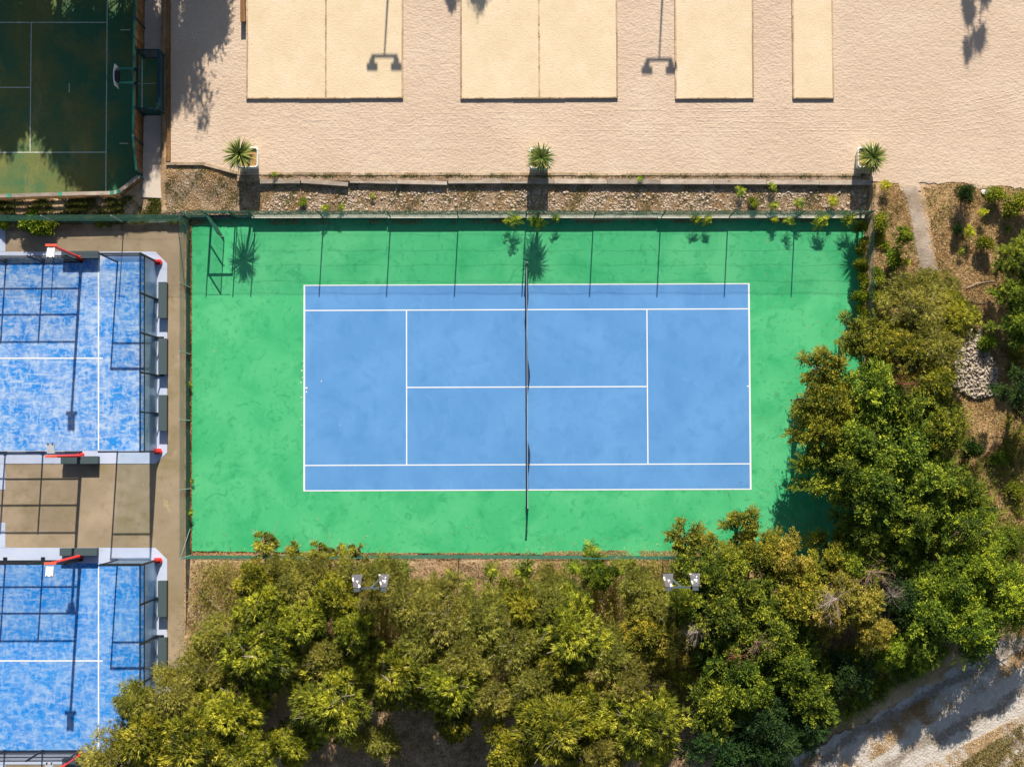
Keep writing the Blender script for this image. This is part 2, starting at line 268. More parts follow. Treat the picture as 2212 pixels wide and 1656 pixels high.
# tennis court
struct(MB().slab(ragged([(413, 470), (1868, 470), (1864, 700), (1856, 1240), (1500, 1203), (1100, 1195), (700, 1193), (413, 1190)], 0, 260, .035, 5), -.1, 0).build('tennis_court_surround', 'green'))
a, b = 23.77/2, 10.97/2; lw = .06
struct(MB().box((-a, -b, -.02), (a, b, .004)).build('tennis_court', 'blue'))
ln = MB(); z0, z1 = .005, .009
for y0, y1 in ((b-lw, b), (-b, -b+lw)): ln.box((-a, y0, z0), (a, y1, z1))
for x0, x1 in ((-a, -a+.09), (a-.09, a)): ln.box((x0, -b+lw, z0), (x1, b-lw, z1))
for y in (4.115, -4.115): ln.box((-a+.09, y-lw/2, z0), (a-.09, y+lw/2, z1))
for x in (-6.4, 6.4): ln.box((x-.03, -4.085, z0), (x+.03, 4.085, z1))
ln.box((-6.37, -.03, z0), (6.37, .03, z1)); ln.box((a-.2, -.03, z0), (a-.09, .03, z1)); ln.box((-a+.09, -.03, z0), (-a+.2, .03, z1))
struct(ln.build('court_lines', 'white'))
sp = MB()
for u, v, s in ((655, 790, .05), (652, 800, .06), (653, 815, .045), (650, 826, .05), (663, 838, .06), (662, 846, .07), (694, 823, .05), (651, 858, .05), (653, 870, .035), (650, 905, .04), (652, 918, .03), (735, 917, .03), (654, 780, .03)):
    c = W(u, v, .0125); s *= .72; sp.sheet([c+Vector((math.cos(t)*s*rnd.uniform(.6, 1.3), math.sin(t)*s*rnd.uniform(.5, 1.2), 0)) for t in [i*PI/4 for i in range(8)]])
struct(sp.build('paint_spills', 'white'))
# ---------------------------------------------------------------- padel area ground
flat('concrete_apron', [(-260, 498), (398, 498), (398, 2000), (-260, 2000)], -.02, 'concrete')
flat('concrete_path', [(313, -300), (358, -300), (358, 124), (312, 124)], ZM+.02, 'pathconc')
flat('concrete_path', [(311, 250), (358, 250), (358, 428), (306, 426), (308, 380)], ZM+.02, 'pathconc')
gp = flat('green_pitch', [(-300, -300), (313, -300), (310, 120), (360, 120), (360, 249), (309, 249), (306, 380), (257, 418), (-300, 430)], ZM, 'greenturf')
ml = MB()
def mline(u0, v0, u1, v1, w=.05):
    a_, b_ = W(u0, v0, ZM+.006), W(u1, v1, ZM+.006); d = (b_-a_).normalized()*1; s = Vector((-d.y, d.x, 0))*w/2; ml.sheet([a_-s, b_-s, b_+s, a_+s])
for q in ((232.5, -100, 228.5, 413), (67.5, 50, 65, 327), (-100, 48.8, 231, 48.8), (-100, 189.5, 66, 189), (-100, 329.5, 228, 329), (261, 64.9, 281, 64.9), (149.6, 180, 149.4, 200), (258, 309.8, 277, 310.1), (307.3, 128, 306.6, 243)): mline(*q)
for p_ in ml.v: pass
struct(ml.build('pitch_lines', mat('faded_line', (.62, .64, .54), [((.2, .26, .16), 8, .45, .7, .6)]) ))
def padel_ground(v0, v1, s0, s1, t):
    flat('padel_slab', [(-260, s0), (336, s0), (361, s0+25), (361, s1-24), (336, s1), (-260, s1)], 0.0, 'slab')
    flat('padel_turf', rectpts(-260, v0, 336.5, v1), .006, t)
    q = MB()
    for (u0, w0, u1, w1) in ((211.3, v0, 214.2, v1), (-260, (v0+v1)/2+6, 222, (v0+v1)/2+9)):
        q.sheet([W(u, v, .012+.002*(u0 > 0)) for u, v in rectpts(u0, w0, u1, w1)][::-1])
    struct(q.build('padel_lines', 'white'))
padel_ground(559, 973, 543.7, 1001, 'turfA'); padel_ground(1216, 1622, 1182.4, 1650, 'turfB')
for v0, v1 in ((493, 543.2), (979+22.5, 1057), (1128, 1181.9), (1650.5, 1700)): flat('entrance_slab', rectpts(-260, v0, 11.5, v1), -.004, 'slab')
# ---------------------------------------------------------------- fences
def chain(P, Q, z0, z1, pitch=.065, w=.0048, diag=True):
    """woven wire between plan points P and Q, one quad prism per wire"""
    P = Vector((P[0], P[1], 0)); Q = Vector((Q[0], Q[1], 0)); L = (Q-P).length; d = (Q-P)/L; H = z1-z0; nn = Vector((-d.y, d.x, 0))*w/2
    V = []; Fc = []
    def wire(s0, h0, s1, h1):
        a_ = P+d*s0+Vector((0, 0, z0+h0)); b_ = P+d*s1+Vector((0, 0, z0+h1)); t = (b_-a_).normalized(); s = t.cross(nn).normalized()*w/2
        k = len(V); V.extend([a_-nn, a_+s, a_+nn, a_-s, b_-nn, b_+s, b_+nn, b_-s]); Fc.extend([(k, k+1, k+5, k+4), (k+1, k+2, k+6, k+5), (k+2, k+3, k+7, k+6), (k+3, k, k+4, k+7)])
    if diag:
        st = pitch*1.414
        for i in range(int((L+H)/st)+1):
            o = i*st-H; s0, s1 = max(o, 0), min(o+H, L)
            if s1-s0 > .02: wire(s0, s0-o, s1, s1-o); wire(s0, H-(s0-o), s1, H-(s1-o))
    else:
        for i in range(int(L/pitch)+1): wire(i*pitch, 0, i*pitch, H)
        for i in range(int(H/pitch)+1): wire(0, i*pitch, L, i*pitch)
    return V, Fc
def fence(label, pts, zb, zt, posts, pm, wires, braces=(), name='chain_link_fence', mm='gwire', rp=.03, sag=.03):
    t = thing(name, label, 'fence', (*pts[0], 0)); o0 = Vector((*pts[0], 0)); mb = MB(); wr = MB()
    for i in range(len(pts)-1):
        V, Fc = chain(Vector((*pts[i], 0))-o0, Vector((*pts[i+1], 0))-o0, zb, zt-.05); mb.add(V, Fc)
    mb.build('wire_mesh', mm, t)
    for z in wires:
        Q = []
        for i in range(len(pts)-1):
            A, B = Vector((*pts[i], z))-o0, Vector((*pts[i+1], z))-o0; n = max(2, int((B-A).length/.6))
            Q += [A.lerp(B, j/n)+Vector((0, 0, sag*math.sin(j*1.05+z*3)*(0 < j < n))) for j in range(n+(i == len(pts)-2))]
        MB().tube(Q, .0045, 4).build('tension_wire', mm, t)
    for p in posts: MB().tube([Vector((p[0], p[1], zb-.1))-o0, Vector((p[0], p[1], zt))-o0], rp, 8).build('post', pm, t)
    for A, B in braces: MB().tube([Vector(A)-o0, Vector(B)-o0], rp*.8, 6).build('brace', pm, t)
    return t
ZT = 2.92
def w2(u, v, z=0): p = W(u, v, z); return (p.x, p.y)
# north retaining wall
wl = thing('retaining_wall', 'low concrete retaining wall with pale cap along the north side of the tennis court', 'wall', W(543, 470))
o0 = wl.location
def wallseg(u0, v0, u1, v1, zt, capm='cap', th=.14):
    a_, b_ = W(u0, v0, zt)-o0, W(u1, v1, zt)-o0; a_.z = b_.z = 0; d = (b_-a_).normalized(); s = Vector((-d.y, d.x, 0))
    MB().slab([a_+s*.0, a_+s*th, b_+s*th, b_+s*.0][::-1], -.1, zt-.04).build('wall_face', 'wallface', wl)
    MB().slab([a_-s*.012, a_+s*(th+.012), b_+s*(th+.012), b_-s*.012][::-1], zt-.04, zt+.01).build('coping', capm, wl)
cuts = [543, 690, 836, 990, 1136, 1283, 1420, 1575, 1720, 1868]
for i in range(9): wallseg(cuts[i]+(0 if i % 2 else 1), 470.5-(.6 if i % 2 else 0), cuts[i+1], 470.3-(.6 if i % 2 else 0)-.2, .45 if i % 2 else .47)
wallseg(414, 472.5, 542.5, 471.5, .24, 'wallface')
w3 = thing('retaining_wall', 'low dark wall edging the planted bank north of the padel courts', 'wall', W(0, 481)); wl = w3; o0 = wl.location
wallseg(-260, 487, 398, 480, .27, 'wallface')
pn = [w2(u, 469.5, .45) for u in (549, 697, 843, 990, 1136.5, 1283, 1429, 1575, 1720)]
n0, n1 = w2(455.5, 470.5, .2), w2(1868, 468.5, .45)
fence('long green chain-link fence on the wall along the north side of the tennis court', [w2(510, 470.2, .3), n1], .40, ZT, [w2(511, 470.2, .3)]+pn+[n1], 'gpost', (.62, 1.2, 1.75, 2.35, 2.8),
    [((*w2(1832, 469, .45), .5), (*n1, 2.7))])
fence('short green chain-link fence between the court corner and the open gate', [w2(411, 472), w2(455.5, 471)], .1, ZT, [w2(455.5, 471)], 'gpost', (.62, 1.2, 1.75, 2.35, 2.8))
wp = [w2(411, v) for v in (472, 621, 765, 908, 1055, 1199)]
fence('chain-link fence with pale steel posts between the tennis and padel courts', [wp[0], wp[-1]], 0, 2.85, wp, 'galv', (.5, 1.1, 1.7, 2.3, 2.8), [((*w2(411, 1141), .1), (*w2(411, 1199), 2.7)), ((*w2(411, 520), .1), (*wp[0], 2.7))], rp=.026)
spst = [w2(u, v) for u, v in ((411, 1199), (560, 1198), (706, 1197), (852, 1197), (992, 1198), (1140, 1198), (1286, 1199), (1432, 1200), (1580, 1202), (1728, 1203), (1862, 1204))]
fence('long chain-link fence half hidden by trees along the south side of the tennis court', [spst[0], spst[4], spst[7], spst[-1]], 0, 2.85, spst[1:], 'gpost', (.5, 1.1, 1.7, 2.3, 2.8))
ep = [w2(u, v) for u, v in ((1866, 620), (1866, 767), (1864, 912), (1863, 1058))]
fence('green chain-link fence overgrown with vines at the east end of the tennis court', [n1, ep[-1], spst[-1]], .1, 2.75, ep, 'galv', (.6, 1.2, 1.75, 2.35, 2.7), rp=.028)
nw = [w2(u, 480, .27) for u in (-170, -27, 118, 265)]
fence('green chain-link fence above the bank north of the padel courts', [w2(-260, 480.5, .27), w2(409, 478, .27)], .2, 2.85, nw, 'galv', (.6, 1.2, 1.75, 2.35, 2.8), [((*w2(384, 478, .27), .3), (*w2(409, 478, .27), 2.7))], rp=.028)
# open gate
gt = thing('gate', 'green mesh gate standing open at the north-west corner of the tennis court', 'gate', W(457, 471)); go = gt.location.copy()
hA, hB = Vector((*w2(457, 471), 0))-go, Vector((*w2(509, 470.5), 0))-go
fr = MB()
for q in (hA, hB): fr.bar(q, q+Vector((0, 0, 2.16)), .07)
fr.bar(hA+Vector((.035, 0, 2.12)), hB+Vector((-.035, 0, 2.12)), .07).build('door_frame', 'gpost', gt)
V, Fc = chain(hA, hB, 2.2, 2.85); MB().add(V, Fc).build('upper_mesh', 'gwire', gt)
MB().bar(hA+Vector((0, 0, 2.86)), hB+Vector((0, 0, 2.86)), .015).build('top_rail', 'gpost', gt)
ang = R(-58); dl = Vector((math.cos(ang), math.sin(ang), 0)); e0 = hA+dl*.05; e1 = hA+dl*1.28
lf = MB(); lf.bar(e0+Vector((0, 0, .08)), e0+Vector((0, 0, 2.1)), .05); lf.bar(e1+Vector((0, 0, .08)), e1+Vector((0, 0, 2.1)), .05)
for z in (.1, 2.08): lf.bar(e0+dl*.025+Vector((0, 0, z)), e1-dl*.025+Vector((0, 0, z)), .05)
lf.bar(e0+dl*.026+Vector((0, 0, 1.0)), e1-dl*.026+Vector((0, 0, 1.0)), .05)
leaf = lf.build('gate_leaf', 'gpost', gt)
V, Fc = chain(e0, e1, .1, 2.06, .05, .004); MB().add(V, Fc).build('wire_mesh', 'gwire', leaf)
MB().bar(e1+Vector((0, -.02, 1.0)), e1+Vector((.12, -.02, 1.0)), .03).build('handle', 'galv', leaf)
# ---------------------------------------------------------------- tennis net
nt_ = thing('tennis_net', 'black tennis net with white tape across the blue court', 'net', (0, 0, 0))
yN, yS = W(1136.4, 574).y, W(1138, 1099).y
for y, s in ((yN, 1), (yS, -1)):
    MB().tube([(0, y, -.05), (0, y, 1.10)], .05, 12).tube([(0, y, 1.10), (0, y, 1.13)], .06, 12).build('post', 'black', nt_)
    MB().box((-.04, y+s*.06-.03, .75), (.06, y+s*.06+.05, .95)).build('winder', 'galv', nt_)
V = []; Fc = []
n = 90
def nh(t): return 1.07-.155*(1-(2*t-1)**2)**.5 if 0 <= t <= 1 else 1.07
nm = MB(); V = []; Fc = []
def wire(a_, b_, w):
    k = len(V); V.extend([(a_[0]-w, a_[1], a_[2]), (a_[0]+w, a_[1], a_[2]), (a_[0]+w, a_[1], a_[2]), (b_[0]-w, b_[1], b_[2]), (b_[0]+w, b_[1], b_[2])])
def belly(y, z): return .10*math.sin(y*1.3+.4)*(1-z/1.1)+.05*math.sin(y*3.1)*(1-z/1.1)+.03
ysn = np.linspace(yS+.05, yN-.05, 300)
for i, y in enumerate(ysn):
    t = i/299; h = nh(t)
    nm.bar((belly(y, .05), y, .05), (belly(y, .6)*.6, y, .55), .006).bar((belly(y, .6)*.6, y, .55), (0, y, h-.06), .006)
for z in np.arange(.06, 1.0, .045):
    P = [(belly(y, z) if z < .3 else belly(y, z)*.7*(1.05-z), y, z*nh(i/299*1)/1.07) for i, y in list(enumerate(ysn))[::6]]
    for p, q in zip(P[:-1], P[1:]): nm.bar(p, q, .006)
nm.build('netting', 'net', nt_)
tp = MB()
for i in range(0, 299, 6):
    j = min(i+6, 299); a_, b_ = nh(i/299), nh(j/299)
    tp.hexa([(-.016, ysn[i], a_-.06), (.016, ysn[i], a_-.06), (.016, ysn[j], b_-.06), (-.016, ysn[j], b_-.06), (-.012, ysn[i], a_), (.012, ysn[i], a_), (.012, ysn[j], b_), (-.012, ysn[j], b_)])
tp.build('tape', 'tape', nt_)
MB().box((-.025, -.03, .0), (.025, .03, .905)).build('centre_strap', 'white', nt_)
# ---------------------------------------------------------------- padel cages
def padel(vn, vs, label):
    A = Vector((*w2(339, vn), 0)); B = Vector((*w2(339, vs), 0)); t = thing('padel_court_enclosure', label, 'sports cage', A); Ln = B-A; L = Ln.length; d = Ln/L
    V3 = lambda s, z, x=0: d*s+Vector((x, 0, z))
    for i in range(6):
        s = L*i/5
        MB().bar(V3(s, 0), V3(s, 4), .09).build('post', 'black', t)
        if 0 < i < 5: MB().bar(V3(s, .05, .0), V3(s, .05, .38), .10, .08).bar(V3(s, .1, .3), V3(s, .9, .05), .05).build('post_foot', 'black', t)
        else:
            sg = -1 if i == 0 else 1
            f = MB().slab([(-.12, -.12), (.22, -.12), (.30, .0), (.22, .16), (-.12, .16)] if sg > 0 else [(-.12, -.16), (.22, -.16), (.30, 0), (.22, .12), (-.12, .12)], .01, .16)
            f.hexa([(-.1, -.04, .16), (.24, -.04, .16), (.24, .04, .16), (-.1, .04, .16), (-.1, -.04, .8), (-.02, -.04, .8), (-.02, .04, .8), (-.1, .04, .8)])
            fo = f.build('corner_bracket', 'red', t); fo.location = d*s
    MB().bar(V3(0, 3.97), V3(L, 3.97), .07).build('top_rail', 'black', t); MB().bar(V3(0, 3.02), V3(L, 3.02), .05).build('middle_rail', 'black', t)
    for i in range(5):
        s0, s1 = L*i/5+.06, L*(i+1)/5-.06
        MB().hexa([V3(s0, .05, -.006), V3(s0, .05, .006), V3(s1, .05, .006), V3(s1, .05, -.006), V3(s0, 2.98, -.006), V3(s0, 2.98, .006), V3(s1, 2.98, .006), V3(s1, 2.98, -.006)]).build('glass_pane', 'glass', t)
    V, Fc = chain(V3(0, 0), V3(L, 0), 3.05, 3.93, .05, .004, False); MB().add(V, Fc).build('upper_mesh', 'net', t)
    # side walls: glass bay, opening, then mesh bays
    k = (W(339, vn).x-W(254, vn).x); k2 = (W(339, vn).x-W(175, vn).x); m2 = 2.0; cl = MB()
    for sd_, nm_ in ((0, 1), (L, -1)):
        q = lambda x, z: V3(sd_, z, -x)
        MB().bar(q(k, 0), q(k, 4), .08).build('post', 'black', t); MB().bar(q(0, 3.97), q(k, 3.97), .07).bar(q(0, 3.02), q(k, 3.02), .05).build('side_rail', 'black', t)
        MB().hexa([q(.06, .05)-d*.006, q(.06, .05)+d*.006, q(k-.06, .05)+d*.006, q(k-.06, .05)-d*.006, q(.06, 2.98)-d*.006, q(.06, 2.98)+d*.006, q(k-.06, 2.98)+d*.006, q(k-.06, 2.98)-d*.006]).build('glass_pane', 'glass', t)
        V, Fc = chain(q(0, 0), q(k, 0), 3.05, 3.93, .05, .004, False); MB().add(V, Fc).build('upper_mesh', 'net', t)
        for i in range(6):
            x = k2+i*m2
            MB().bar(q(x, 0), q(x, 3.0), .08).build('post', 'black', t)
            MB().box(tuple(q(x, 0)+Vector((-.1, -.04, 0))), tuple(q(x, 0)+Vector((.1, .04+.14*nm_ if nm_ > 0 else .04, .1)))).build('post_foot', 'black', t)
            if i < 5:
                r = MB()
                for z in (.06, .98, 1.95, 2.96): r.bar(q(x, z), q(x+m2, z), .045)
                r.build('mesh_frame', 'black', t)
        V, Fc = chain(q(k2, 0), q(k2+5*m2, 0), .06, 2.94, .05, .004, False); MB().add(V, Fc).build('side_mesh', 'net', t)
    return t
padel(566, 975, 'glass and mesh padel court enclosure nearer the top of the picture'); padel(1209, 1619, 'glass and mesh padel court enclosure in the lower left, partly under trees')
def bench(u0, v0, u1, v1, label, grp):
    z = .5; p, q = W(u0, v1, z), W(u1, v0, z); c = (p+q)/2; t = thing('ballast_box', label, 'box', (c.x, c.y, 0), grp); w, h = abs(q.x-p.x)/2, abs(q.y-p.y)/2
    MB().box((-w+.02, -h+.02, .01), (w-.02, h-.02, z-.05)).build('box_body', 'black', t, bevel=.01)
    MB().box((-w, -h, z-.05), (w, h, z)).build('lid', 'grey', t, bevel=.012)
gb = 'dark grey boxes around the padel courts'
for q, l in (((132, 541.7, 212, 558), 'long dark grey box north of the upper padel court beside the red lamp post'), ((130.7, 984.6, 211.6, 1001.6), 'long dark grey box south of the upper padel court'),
    ((128.5, 1183, 209.4, 1200), 'long dark grey box north of the lower padel court'), ((134, 1637, 209, 1653), 'dark box at the bottom edge south of the lower padel court'),
    ((341.5, 609, 360.3, 687), 'topmost dark grey box behind the east glass of the upper padel court'), ((341.5, 730.5, 360.3, 808.5), 'middle dark grey box behind the east glass of the upper padel court'),
    ((341.5, 852.5, 360.3, 930.3), 'lowest dark grey box behind the east glass of the upper padel court'), ((340.3, 1253.7, 360, 1332), 'topmost dark grey box behind the east glass of the lower padel court'),
    ((340.3, 1376.5, 360, 1454), 'middle dark grey box behind the east glass of the lower padel court, near the trees'), ((340.3, 1499, 360, 1577), 'dark grey box behind the lower padel court glass, mostly under the tree')): bench(*q, l, gb)
def mast(u, v, s, label):
    p = W(u, v); t = thing('padel_floodlight', label, 'floodlight', (p.x, p.y, 0), 'red floodlight masts of the padel courts'); y = .12*s; H = 5.7
    MB().box((-.16, y-.14, .02), (.16, y+.14, .22)).bar((0, y, .2), (0, y, .6), .2, .16).build('foot', 'red', t, bevel=.02)
    MB().tube([(0, y, .2), (0, y, H)], [.085, .07], 4).build('pole', 'red', t)
    MB().box((-.30, y-.06, H), (.30, y+.06, H+.10)).build('crossbar', 'orange', t, bevel=.015)
    MB().bar((-.13, y-.05*s, H+.05), (-.13, y-s*.45, H+.1), .03).bar((.13, y-.05*s, H+.05), (.13, y-s*.45, H+.1), .03).build('bracket', 'galv', t)
    MB().hexa([(-.19, y-s*.14, H+.03), (.19, y-s*.14, H+.03), (.19, y-s*.62, H+.16), (-.19, y-s*.62, H+.16), (-.19, y-s*.14, H+.13), (.19, y-s*.14, H+.13), (.19, y-s*.62, H+.26), (-.19, y-s*.62, H+.26)]).build('lamp_head', 'lampwhite', t)
    MB().box((-.15, y-s*.62-.03, H+.14), (-.08, y-s*.62+.03, H+.275)).box((.08, y-s*.62-.03, H+.14), (.15, y-s*.62+.03, H+.275)).build('lamp_clip', 'black', t)
for u, v, s, l in ((176, 563, 1, 'red floodlight mast on the north side of the upper padel court'), (176, 979, -1, 'red floodlight mast on the south side of the upper padel court'),
    (174, 1205, 1, 'red floodlight mast on the north side of the lower padel court'), (174, 1622, -1, 'red floodlight mast at the bottom edge south of the lower padel court')): mast(u, v, s, l)
# yellow scribble on the concrete
sc = MB()
def stroke(pts, w=.022):
    for a_, b_ in zip(pts[:-1], pts[1:]):
        A, B = W(*a_, -.012), W(*b_, -.012); d = (B-A).normalized(); s = Vector((-d.y, d.x, 0))*w/2; sc.sheet([A-s, B-s, B+s, A+s])
stroke([(353.3, 1074.5), (355, 1086), (356.8, 1095.5)])
for v in (1084, 1088.3, 1092.5): stroke([(358.2, v-2+2), (358.6, v-1.9), (361.2, v-1.7), (361.8, v+.5), (361, v+1.8), (358.6, v+1.6), (358, v)])
stroke([(357.5, 1079.5), (362, 1081.2)])
struct(sc.build('pavement_marking', 'yellowpaint'))
# ---------------------------------------------------------------- small green pitch: barrier, goal, hoop
bt = thing('pitch_barrier', 'tall wooden barrier with a teal top rail on the east side of the green pitch', 'fence', W(311, 250, ZM)); o0 = bt.location.copy(); o0.z = 0
def gp2(u, v, z=ZM): p = W(u, v, ZM)-o0; return Vector((p.x, p.y, z-ZM))
bt.location.z = ZM
nodes = [(313, -70, 1.7), (312.5, 0, 2.15), (312, 62, 2.72), (311, 124, 2.72), (310, 250, 2.72), (308.5, 313, 2.72), (307, 377, 1.75)]
for u, v, zt in nodes: MB().bar(gp2(u, v), gp2(u, v, zt), .11, .11).build('post', 'navy', bt)
for (a_, b_) in zip(nodes[:-1], nodes[1:]):
    goal = a_[1] == 124; P, Q = gp2(a_[0], a_[1]), gp2(b_[0], b_[1]); zlo = 1.55 if goal else .05
    d = (Q-P).normalized(); s = Vector((-d.y, d.x, 0)); L = (Q-P).length; nb = max(1, int(L/.5))
    pl = MB()
    for i in range(nb):                          # vertical boards, slightly uneven
        f0, f1 = (i+.04)/nb, (i+.96)/nb; za, zb_ = (a_[2]+(b_[2]-a_[2])*f0-ZM-.04), (a_[2]+(b_[2]-a_[2])*f1-ZM-.04); o_ = s*(.012*(i % 2))
        p0, p1 = P.lerp(Q, f0)+o_, P.lerp(Q, f1)+o_; u_ = Vector((0, 0, 1))
        pl.hexa([p0+u_*zlo-s*.02, p0+u_*zlo+s*.02, p1+u_*zlo+s*.02, p1+u_*zlo-s*.02, p0+u_*za-s*.02, p0+u_*za+s*.02, p1+u_*zb_+s*.02, p1+u_*zb_-s*.02])
    pl.build('board_panel', 'brownboard', bt)
    MB().bar(P+Vector((0, 0, a_[2]-ZM)), Q+Vector((0, 0, b_[2]-ZM)), .10, .07).build('top_rail', 'grail', bt)
    for zz in ((.9,) if goal else (.35, 1.2)): MB().bar(P+Vector((0, 0, zz+(1.0 if goal else 0)))+s*-.06, Q+Vector((0, 0, min(zz, b_[2]-ZM-.1)+(1.0 if goal else 0)))+s*-.06, .06, .09).build('rail', 'navy', bt)
gc = thing('goal_cage', 'dark green netted goal cage set into the barrier of the green pitch', 'goal', W(335, 187, ZM)); o0 = gc.location.copy(); o0.z = 0
x0, x1, y0, y1 = W(313, 187, ZM).x-o0.x, W(358.5, 187, ZM).x-o0.x, W(335, 249, ZM).y-o0.y, W(335, 125.5, ZM).y-o0.y; H = 1.85
fr = MB()
for x in (x0, x1):
    for y in (y0, y1): fr.bar((x, y, 0), (x, y, H), .07)
for y in (y0, y1): fr.bar((x0+.036, y, H-.035), (x1-.036, y, H-.035), .07)
fr.build('frame', 'navy', gc)
MB().bar((x1, y0+.036, H-.035), (x1, y1-.036, H-.035), .2, .07).build('back_rail', 'navy', gc); MB().bar((x0, y0+.036, H-.035), (x0, y1-.036, H-.035), .07).build('crossbar', 'navy', gc)
nmv = MB()
for P, Q, pt, w_ in (((x1, y0), (x1, y1), .06, .02), ((x0, y0), (x1, y0), .07, .012), ((x0, y1), (x1, y1), .07, .012)):
    V, Fc = chain(P, Q, .02, H-.08, pt, w_, False); nmv.add(V, Fc)
nmv.build('netting', 'navy', gc)
MB().tube([(x0-.1, y0*.1, 1.3), (x1-.2, -.1, 1.25)], .012, 5).build('net_cord', 'galv', gc)
hp = thing('basketball_hoop', 'basketball backboard and hoop on two teal arms above the goal', 'basketball hoop', W(290, 166, ZM)); o0 = hp.location.copy()
def hq(u, v, z): p = W(u, v, z); return Vector((p.x-o0.x, p.y-o0.y, z-ZM))
for v in (148, 178.5):
    MB().bar(hq(290, v, 3.05), hq(254, v, 3.05), .08).bar(hq(292, v, 2.7), hq(286, v, 3.05), .06).build('support_arm', 'grail', hp); MB().bar(hq(293, v+2, 2.3), hq(293, v+2, 3.1), .12, .18).build('bracket', 'black', hp)
pts = []
bk = MB(); c0 = hq(251.5, 165.3, 3.2)
for i in range(9):
    y = (i-4)/4*.56; xo = -.07*(1-(y/.56)**2); bk.v and None
    pts.append((c0.x+xo, c0.y+y))
for i in range(8):
    (xa, ya), (xb, yb) = pts[i], pts[i+1]; h_ = .45
    bk.hexa([(xa, ya, c0.z-h_), (xa+.03, ya, c0.z-h_), (xb+.03, yb, c0.z-h_), (xb, yb, c0.z-h_), (xa, ya, c0.z+h_), (xa+.03, ya, c0.z+h_), (xb+.03, yb, c0.z+h_), (xb, yb, c0.z+h_)])
bk.build('backboard', 'lampwhite', hp); MB().box((c0.x+.035, c0.y-.3, c0.z-.3), (c0.x+.12, c0.y+.3, c0.z+.3)).build('backboard_frame', 'black', hp)
rc = hq(239, 167, 3.05); MB().tube([rc+Vector((math.cos(i*PI/10)*.225, math.sin(i*PI/10)*.225, 0)) for i in range(21)], .011, 6, False).bar(rc+Vector((.22, 0, 0)), c0+Vector((-.02, 0, -.15)), .05).build('rim', 'black', hp)
rf = thing('pitch_railing', 'low timber railing with green steel caps along the south side of the green pitch', 'fence', W(130, 420, ZM)); o0 = rf.location.copy(); ZR = 1.0
rn = [(-110, 427.5), (20, 422.5), (130, 419), (242, 416.5), (256, 414), (300, 380)]
rr = [Vector((W(u, v, ZM+ZR).x-o0.x, W(u, v, ZM+ZR).y-o0.y, 0)) for u, v in rn]
for i, p in enumerate(rr):
    MB().bar(p+Vector((0, 0, -.05)), p+Vector((0, 0, ZR-.03)), .09).build('post', 'gpost', rf)
    if 0 < i < 5: MB().box(tuple(p+Vector((-.10, -.10, ZR+.0))), tuple(p+Vector((.10, .10, ZR+.035)))).build('post_cap', 'grail', rf)
for i in range(5):
    P, Q = rr[i], rr[i+1]; P2, Q2 = P.lerp(Q, .02), P.lerp(Q, .98)
    MB().bar(P2+Vector((0, 0, ZR-.03)), Q2+Vector((0, 0, ZR-.03)), .19, .05).build('handrail', 'greytimber', rf)
    for z in (.1, .32, .54, .76): MB().bar(P2+Vector((0, -.06, z)), Q2+Vector((0, -.06, z)), .03, .13).build('slat', 'brownboard', rf)
# ---------------------------------------------------------------- timber edging
def beams(name, label, runs, m='timber', group=None):
    u, v, z = runs[0][:3]; t = thing(name, label, 'timber edging', W(u, v, z), group); o0 = t.location.copy()
    for (u0, v0, zt, u1, v1, w, h, k) in runs:
        A, B = W(u0, v0, zt)-o0, W(u1, v1, zt)-o0; d = B-A
        for i in range(k):
            r = random.Random(int(u0*7+v0*3+i)); j = Vector((-d.y, d.x, 0)).normalized()*r.uniform(-.018, .018)
            a_, b_ = A+d*(i/k)+d.normalized()*.006+j, A+d*((i+1)/k)-d.normalized()*.006+j*-.3
            MB().bar(a_-Vector((0, 0, h/2+r.uniform(0, .012))), b_-Vector((0, 0, h/2+r.uniform(0, .012))), w, h).build('beam', m, t, bevel=.012)
    return t
beams('timber_edging', 'pale timber edging along the south side of the sand, bent at its west end', [(358, 353.3, ZS+.05, 440, 353.3, .17, .5, 1), (440, 353.5, ZS+.05, 512, 373.5, .17, .5, 1), (512, 374.5, ZS+.02, 1860, 377, .16, .45, 11)])
beams('timber_edging', 'lower grey timber step below the sand edge and above the stones', [(561, 392, 0.885, 648, 391.5, .22, .34, 1), (650, 391, 0.895, 752, 398, .22, .36, 1), (755, 391.5, 0.875, 856, 393, .2, .34, 1), (856, 393, 0.885, 966, 395.3, .2, .34, 1), (968, 390.5, 0.885, 1885, 394, .26, .34, 8)], 'greytimber')
beams('timber_edging', 'brown timber edging between the concrete path and the sand', [(365, -120, ZS+.08, 363.5, 105, .22, .55, 1), (363.5, 105, ZS+.08, 363.8, 187, .22, .55, 1), (363.8, 187, ZS+.08, 362.5, 349, .22, .55, 1)], 'brownboard')
mb = MB().bar(W(360.5, 358, .75), W(360.5, 377, .75), .06, .1).build('timber_stub', 'brownboard'); tag(mb, 'short upright timber end at the corner of the sand edging', 'timber edging')
beams('timber_stakes', 'thin steel stakes pinning the grey timber step above the stones', [(1355, 395.8, .87, 1355.8, 395.8, .03, .5, 1)]+[(u, v, .88, u+.9, v, .03, .4, 1) for u, v in ((1513, 389), (1513.5, 394), (1618, 392), (1731, 390.5), (1840, 391), (752.5, 388), (858, 389))], 'black')
flat('timber_shelf', [(512, 377), (1876, 379.5), (1876, 392), (968, 390), (512, 391)], .875, 'gravelbed')
